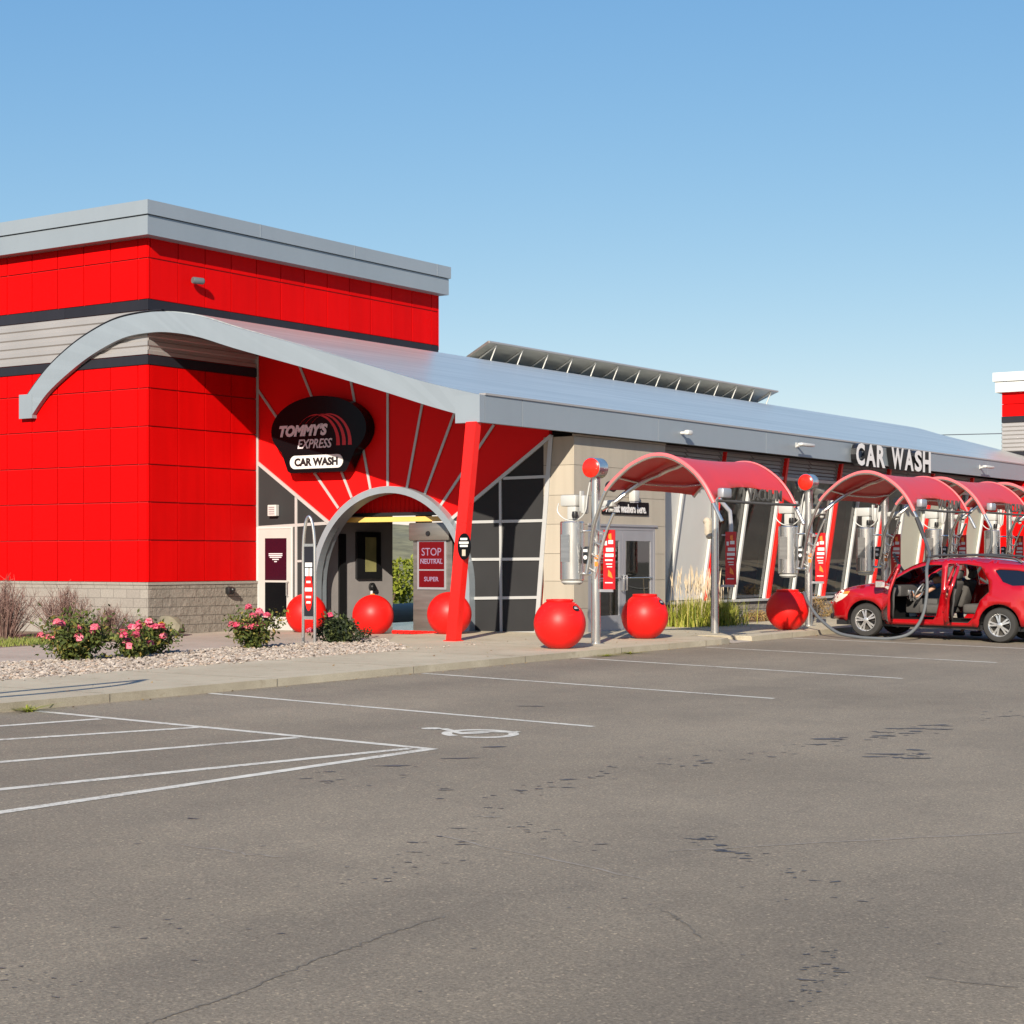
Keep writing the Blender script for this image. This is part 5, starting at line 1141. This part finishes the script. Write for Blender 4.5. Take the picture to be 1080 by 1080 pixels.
# doors: cut from the same curved side, hinged at their front edges and swung out
def door(opening, win, hinge, ang, label, sg=-1):
    og = [(u + (.012 if u > (min(p[0] for p in opening)+max(p[0] for p in opening))/2 else -.0), z) for u, z in opening]
    hx, hy = sg*cw(*hinge), CL/2-hinge[0]
    mm = Matrix.Translation((hx, hy, 0)) @ Matrix.Rotation(R(sg*ang), 4, 'Z') @ Matrix.Translation((-hx, -hy, 0))
    f0 = cside(sg, .0)
    mb = panel(og, [win], .10, lambda u, z: mm @ f0(u, z)); d = P_(mb, 'door', M['car'], car, 50); d['label'] = label; solidify(d, .05, 1)
    cu = sum(p[0] for p in og)/len(og); low = [(u + (cu-u)*.10, z) for u, z in og if z < 1.09] ; us = [p[0] for p in low]
    low = [(min(us)+.02, 1.08), (min(us)+.02, .60), (min(us)+.10, .44), (max(us)-.25, .44), (max(us)-.06, .7), (max(us)-.02, 1.08)]
    f1 = cside(sg, -.075); mb = panel(low, [], .12, lambda u, z: mm @ f1(u, z)); k = P_(mb, 'door_trim', M['mid'], d, 50); solidify(k, .03, 0)
    f2 = cside(sg, -.022); mb = panel(win, [], .12, lambda u, z: mm @ f2(u, z)); P_(mb, 'door_window', M['door_glass'], d)
    hz = .88; hu = max(p[0] for p in opening)-.22; mb = MB(); mb.tube([mm @ (cside(sg, .04)(hu, hz)), mm @ (cside(sg, .04)(hu-.16, hz))], .016, 8); P_(mb, 'handle', M['car'], d)
    return d, mm
d1, m1 = door(f_open, fwin, (1.36,.8), 62, 'open front door swung out, seen nearly edge on')
d2, m2 = door(r_open, rwin, (2.68,.8), 63, 'open rear door swung out, seen nearly edge on')
door(f_open, fwin, (1.36,.8), 66, 'open passenger door on the far side', 1)
mb = MB(); q = cside(-1, .0)(1.52, 1.08); mb.bbox(q.x-.26, q.x-.04, q.y-.06, q.y+.06, 1.04, 1.20, .04, m1, 3); mr = P_(mb, 'mirror', M['car'], d1, 50)
mb = MB(); mb.box(q.x-.245, q.x-.06, q.y-.066, q.y-.062, 1.06, 1.18, m1); P_(mb, 'mirror_glass', M['chrome'], d1, 0)
mb = MB(); q = cside(1, .0)(1.50, 1.08); mb.bbox(q.x+.04, q.x+.26, q.y-.06, q.y+.06, 1.04, 1.19, .04, None, 3); P_(mb, 'mirror', M['car'], car, 50)
# lamps, grille, rails, tailgate
for sgn in (-1, 1):
    mb = panel([(.10,.735),(.20,.84),(.40,.935),(.56,.955),(.50,.86),(.36,.77),(.2,.70)], [], .06, cside(sgn, .012)); hl = P_(mb, 'headlight', M['headlamp'], car, 50)
    mb = panel([(.38,.895),(.42,.938),(.56,.957),(.52,.89)], [], .06, cside(sgn, .017)); P_(mb, 'indicator', M['amber'], hl, 50)
    mb = MB(); P = [cside(sgn, -.16)(u, z) for u, z in ((2.1,1.60),(2.25,1.70),(2.6,1.74),(3.3,1.75),(3.95,1.70),(4.15,1.61))]; P = [Vector((sgn*.62, p.y, p.z)) for p in P]; mb.tube(catmull(P, 5), .024, 8); P_(mb, 'roof_rail', M['car_trim'], car)
mb = MB(); mb.bbox(-.48,.48, CL/2-.06, CL/2+.035, .56, .80, .03); mb.bbox(-.6,.6, CL/2-.10, CL/2+.01, .34, .46, .03); gr = P_(mb, 'grille', M['black'], car)
mb = MB(); mb.bbox(-.5,.5, CL/2+.02, CL/2+.045, .66, .70, .01); P_(mb, 'grille_bar', M['car'], gr)
mt = Matrix.Translation((0, CL/2-4.16, 1.665)) @ Matrix.Rotation(R(-100), 4, 'X'); mb = MB(); mb.bbox(-.62,.62,-.05,.03,-.95,0,.03,mt,2); tg = P_(mb, 'tailgate', M['car'], car); mb = MB(); mb.bbox(-.52,.52,-.062,-.045,-.48,-.06,.005,mt,1); P_(mb, 'tailgate_window', M['carglass'], tg)
# wheels
def wheel(u, sgn):
    mm = Matrix.Translation((sgn*.80, CL/2-u, WZ)) @ Matrix.Rotation(R(90*sgn), 4, 'Y')
    mb = MB(); mb.lathe([(.232,.105),(.25,.112),(.325,.105),(.348,.075),(.353,0),(.348,-.075),(.325,-.105),(.23,-.10)], mm, 48); w = P_(mb, 'wheel', M['rubber'], car, 40)
    mb = MB(); mb.lathe([(.236,.10),(.228,.108),(.214,.095),(.205,.03),(.20,-.08)], mm, 40)
    for k in range(5):
        for dd in (-.17, .17):
            a = 2*math.pi*k/5 + .2; r0, r1 = .045, .215; p0 = Vector((r0*math.cos(a+dd*.9), r0*math.sin(a+dd*.9), .085)); p1 = Vector((r1*math.cos(a+dd), r1*math.sin(a+dd), .075)); s = Vector((-math.sin(a), math.cos(a), 0))
            mb.prism([mm @ (p0-s*.016), mm @ (p1-s*.019), mm @ (p1+s*.019), mm @ (p0+s*.016)], mm.to_3x3() @ Vector((0,0,-.03)))
    mb.lathe([(0,.098),(.03,.098),(.055,.09),(.06,.05)], mm, 20); P_(mb, 'rim', M['alloy'], w, 40)
    mb = MB(); mb.lathe([(0,.0),(.205,.0)], mm, 30); P_(mb, 'brake_disc', mat('brake_dark', (.05,.045,.04), .5, .5) if 'brake_dark' not in bpy.data.materials else bpy.data.materials['brake_dark'], w, 0)
for u in (FW, RW):
    for sgn in (-1, 1): wheel(u, sgn)

# ------------------------------------------------------------------ person leaning in from the far side
def figure(joints, bones, name, m, root):
    me = bpy.data.meshes.new(name); me.from_pydata([j[0] for j in joints], bones, []); o = bpy.data.objects.new(name, me); COL.objects.link(o)
    s = o.modifiers.new('s', 'SKIN'); sub = o.modifiers.new('d', 'SUBSURF'); sub.levels = 2; sub.render_levels = 2
    for i, j in enumerate(joints): v = me.skin_vertices[0].data[i]; v.radius = j[1]; v.use_root = (i == root)
    dg = bpy.context.evaluated_depsgraph_get(); me2 = bpy.data.meshes.new_from_object(o.evaluated_get(dg)); bpy.data.objects.remove(o); me2.name = name
    o2 = bpy.data.objects.new(name, me2); COL.objects.link(o2); me2.materials.clear(); me2.materials.append(m); me2.polygons.foreach_set('use_smooth', [True]*len(me2.polygons)); return o2
PY = .40
J = [((1.12,-.38,.98),(.15,.13)), ((.78,-.40,1.10),(.16,.14)), ((.42,-.36,1.20),(.18,.15)), ((.30,-.25,1.20),(.06,.06)), ((.22,-.05,1.22),(.085,.095)), ((.18,.02,1.18),(.08,.09)),
     ((1.14,-.26,.90),(.10,.10)), ((1.20,-.20,.50),(.065,.065)), ((1.22,-.28,.10),(.045,.045)), ((1.22,-.16,.05),(.045,.04)),
     ((1.14,-.50,.90),(.10,.10)), ((1.24,-.56,.50),(.065,.065)), ((1.30,-.64,.10),(.045,.045)), ((1.28,-.52,.05),(.045,.04)),
     ((.36,-.12,1.16),(.065,.065)), ((.22,.10,.98),(.045,.045)), ((.08,.28,.86),(.035,.035)), ((.04,.36,.83),(.035,.02)),
     ((.36,-.58,1.16),(.065,.065)), ((.16,-.60,.96),(.045,.045)), ((-.02,-.52,.84),(.035,.035)), ((-.06,-.44,.80),(.035,.02))]
bn = [(0,1),(1,2),(2,3),(3,4),(4,5),(0,6),(6,7),(7,8),(8,9),(0,10),(10,11),(11,12),(12,13),(2,14),(14,15),(15,16),(16,17),(2,18),(18,19),(19,20),(20,21)]
J = [((x, y+PY, z), r) for (x, y, z), r in J]
bodyp = figure(J, bn, 'person', M['skin'], 0); bodyp.location = car.location; bodyp.rotation_euler = car.rotation_euler
tag(bodyp, 'person in blue shirt and dark cap leaning into the car', 'person')
sh_ = figure([((x, y+PY, z), r) for (x, y, z), r in [((1.14,-.38,1.0),(.165,.145)), ((.78,-.40,1.10),(.18,.16)), ((.40,-.36,1.20),(.20,.17)), ((.36,-.12,1.16),(.085,.085)), ((.27,.03,1.05),(.07,.07)), ((.36,-.58,1.16),(.085,.085)), ((.24,-.60,1.04),(.07,.07))]], [(0,1),(1,2),(2,3),(3,4),(2,5),(5,6)], 'shirt', M['shirt'], 0); sh_.parent = bodyp
tr_ = figure([((x, y+PY, z), r) for (x, y, z), r in [((1.13,-.38,.96),(.165,.15)), ((1.14,-.26,.88),(.115,.115)), ((1.20,-.20,.50),(.08,.08)), ((1.22,-.28,.12),(.065,.065)), ((1.14,-.50,.88),(.115,.115)), ((1.24,-.56,.50),(.08,.08)), ((1.30,-.64,.12),(.065,.065))]], [(0,1),(1,2),(2,3),(0,4),(4,5),(5,6)], 'trousers', M['jeans'], 0); tr_.parent = bodyp
for sx_, sy_ in ((1.225,-.22), (1.29,-.58)): mb = MB(); mb.bbox(sx_-.055, sx_+.055, sy_+PY-.10, sy_+PY+.17, .0, .11, .04, seg=3); P_(mb, 'shoe', M['black'], bodyp, 60)
mb = MB(); mc = Matrix.Translation((.20,-.01+PY,1.255)) @ Matrix.Rotation(R(-25), 4, 'X'); mb.ball((0,0,0), .108, 20, 12, (1,1.1,.9), z0=-.1); mb.prism([(x, y, -.01) for x, y in ((-.08,.09),(-.07,.17),(0,.20),(.07,.17),(.08,.09))], (0,0,.014)); bmesh.ops.transform(mb.bm, matrix=mc, verts=mb.bm.verts[:])
P_(mb, 'cap', M['cap'], bodyp, 50)

# ------------------------------------------------------------------ hoses
tip = Vector((9.25-.40, LY+AP[-1].y, zwalk(9)+AP[-1].z))
q1 = catmull([tip, tip+Vector((-.12,-.12,-.25)), (8.0,-14.62,1.75), (7.35,-14.82,1.45), (7.16,-14.9,1.0), (7.02,-14.86,.5), (6.9,-14.65,.16), (6.78,-14.30,.045), (6.72,-13.9,.04), (6.72,-13.55,.06), (6.78,-13.1,.14), (6.95,-12.62,.42), (7.12,-12.30,.72), (7.38,-12.08,.92), (7.62,-11.95,.92)], 8)
mb = MB(); mb.tube(q1, .034, 10); hs = mb.build('vacuum_hose', M['hose']); tag(hs, 'long grey vacuum hose looping in front of the red car', 'hose')
mb = MB(); mb.tube([(7.62,-11.95,.92),(7.60,-11.66,.88),(7.55,-11.55,.84)], .03, 8); P_(mb, 'nozzle', M['black'], hs)
mb = MB(); mb.tube([tip+Vector((0,.1,.18)), tip+Vector((-.12,-.12,-.25))], .045, 10); P_(mb, 'cuff', M['car_trim'], hs)
def bend(a, x0):
    return catmull(a, 6)
for x, lab in ((13.55, 'grey hose hanging from the canopy over the car roof'), (18.0, 'grey hose hanging from the canopy behind the car tail')):
    e = Vector((x-.40, LY+AP[-1].y, zwalk(x)+AP[-1].z)); mb = MB(); mb.tube(catmull([e, e+Vector((.05,.05,-.5)), e+Vector((.1,.6,-1.3)), e+Vector((.2,1.4,-1.5)), e+Vector((.3,2.2,-1.1)), e+Vector((.35,2.55,-.6))], 8), .034, 8); tag(mb.build('vacuum_hose', M['hose']), lab, 'hose', 'hoses hanging from the far canopies')

# ------------------------------------------------------------------ light, sky, camera
EL = R(25.5); d = Vector((.91, .415, 0)).normalized()*math.cos(EL); d.z = -math.sin(EL)
sun = bpy.data.lights.new('sun', 'SUN'); sun.energy = 4.75; sun.angle = R(.53); sun.color = (1., .90, .755)
so = bpy.data.objects.new('sun', sun); COL.objects.link(so); so.rotation_euler = d.to_track_quat('-Z', 'Y').to_euler(); so.location = (-30, -20, 30)
w = bpy.data.worlds.new('World'); sc.world = w; w.use_nodes = True; nt = w.node_tree; bg = nt.nodes['Background']
sk = nt.nodes.new('ShaderNodeTexSky'); sk.sky_type = 'NISHITA'; sk.sun_disc = False; sk.sun_elevation = EL; sk.sun_rotation = math.atan2(-d.x, -d.y); sk.air_density = 1.; sk.dust_density = .4; sk.ozone_density = 1.6; sk.altitude = 1300
STR = .062; K = STR*2**.85
se = nt.nodes.new('ShaderNodeSeparateColor'); cb = nt.nodes.new('ShaderNodeCombineColor'); nt.links.new(sk.outputs[0], se.inputs[0])
def mth(op, a, b):
    n = nt.nodes.new('ShaderNodeMath'); n.operation = op
    for i, v in enumerate((a, b)):
        if hasattr(v, 'links'): nt.links.new(v, n.inputs[i])
        else: n.inputs[i].default_value = v
    return n.outputs[0]
for i, (gain, power) in enumerate(((.97, 1.06), (.853, .70), (.868, .35))):   # clear high-country air: deeper cyan zenith, calmer horizon
    x = mth('MULTIPLY', se.outputs[i], K); lo = mth('POWER', mth('MINIMUM', x, 1.2), power); hi = mth('MAXIMUM', mth('SUBTRACT', x, 1.2), 0.)
    nt.links.new(mth('DIVIDE', mth('ADD', mth('MULTIPLY', lo, gain), mth('MULTIPLY', hi, .8)), K), cb.inputs[i])
nt.links.new(cb.outputs[0], bg.inputs[0]); bg.inputs[1].default_value = STR
cam = bpy.data.cameras.new('camera'); cam.sensor_width = 36; cam.lens = 36*1902/1080; cam.shift_y = 50/1080; cam.clip_end = 6000; cam.clip_start = .1
co = bpy.data.objects.new('camera', cam); COL.objects.link(co); co.location = (-27.8, -28.7, 1.65); co.rotation_euler = (R(90), 0, R(34.5-90)); sc.camera = co
sc.view_settings.view_transform = 'Standard'; sc.view_settings.look = 'None'; sc.view_settings.exposure = .85; sc.view_settings.gamma = 1
sc.render.engine = 'CYCLES'; sc.cycles.use_denoising = True; sc.cycles.max_bounces = 8; sc.cycles.transparent_max_bounces = 12
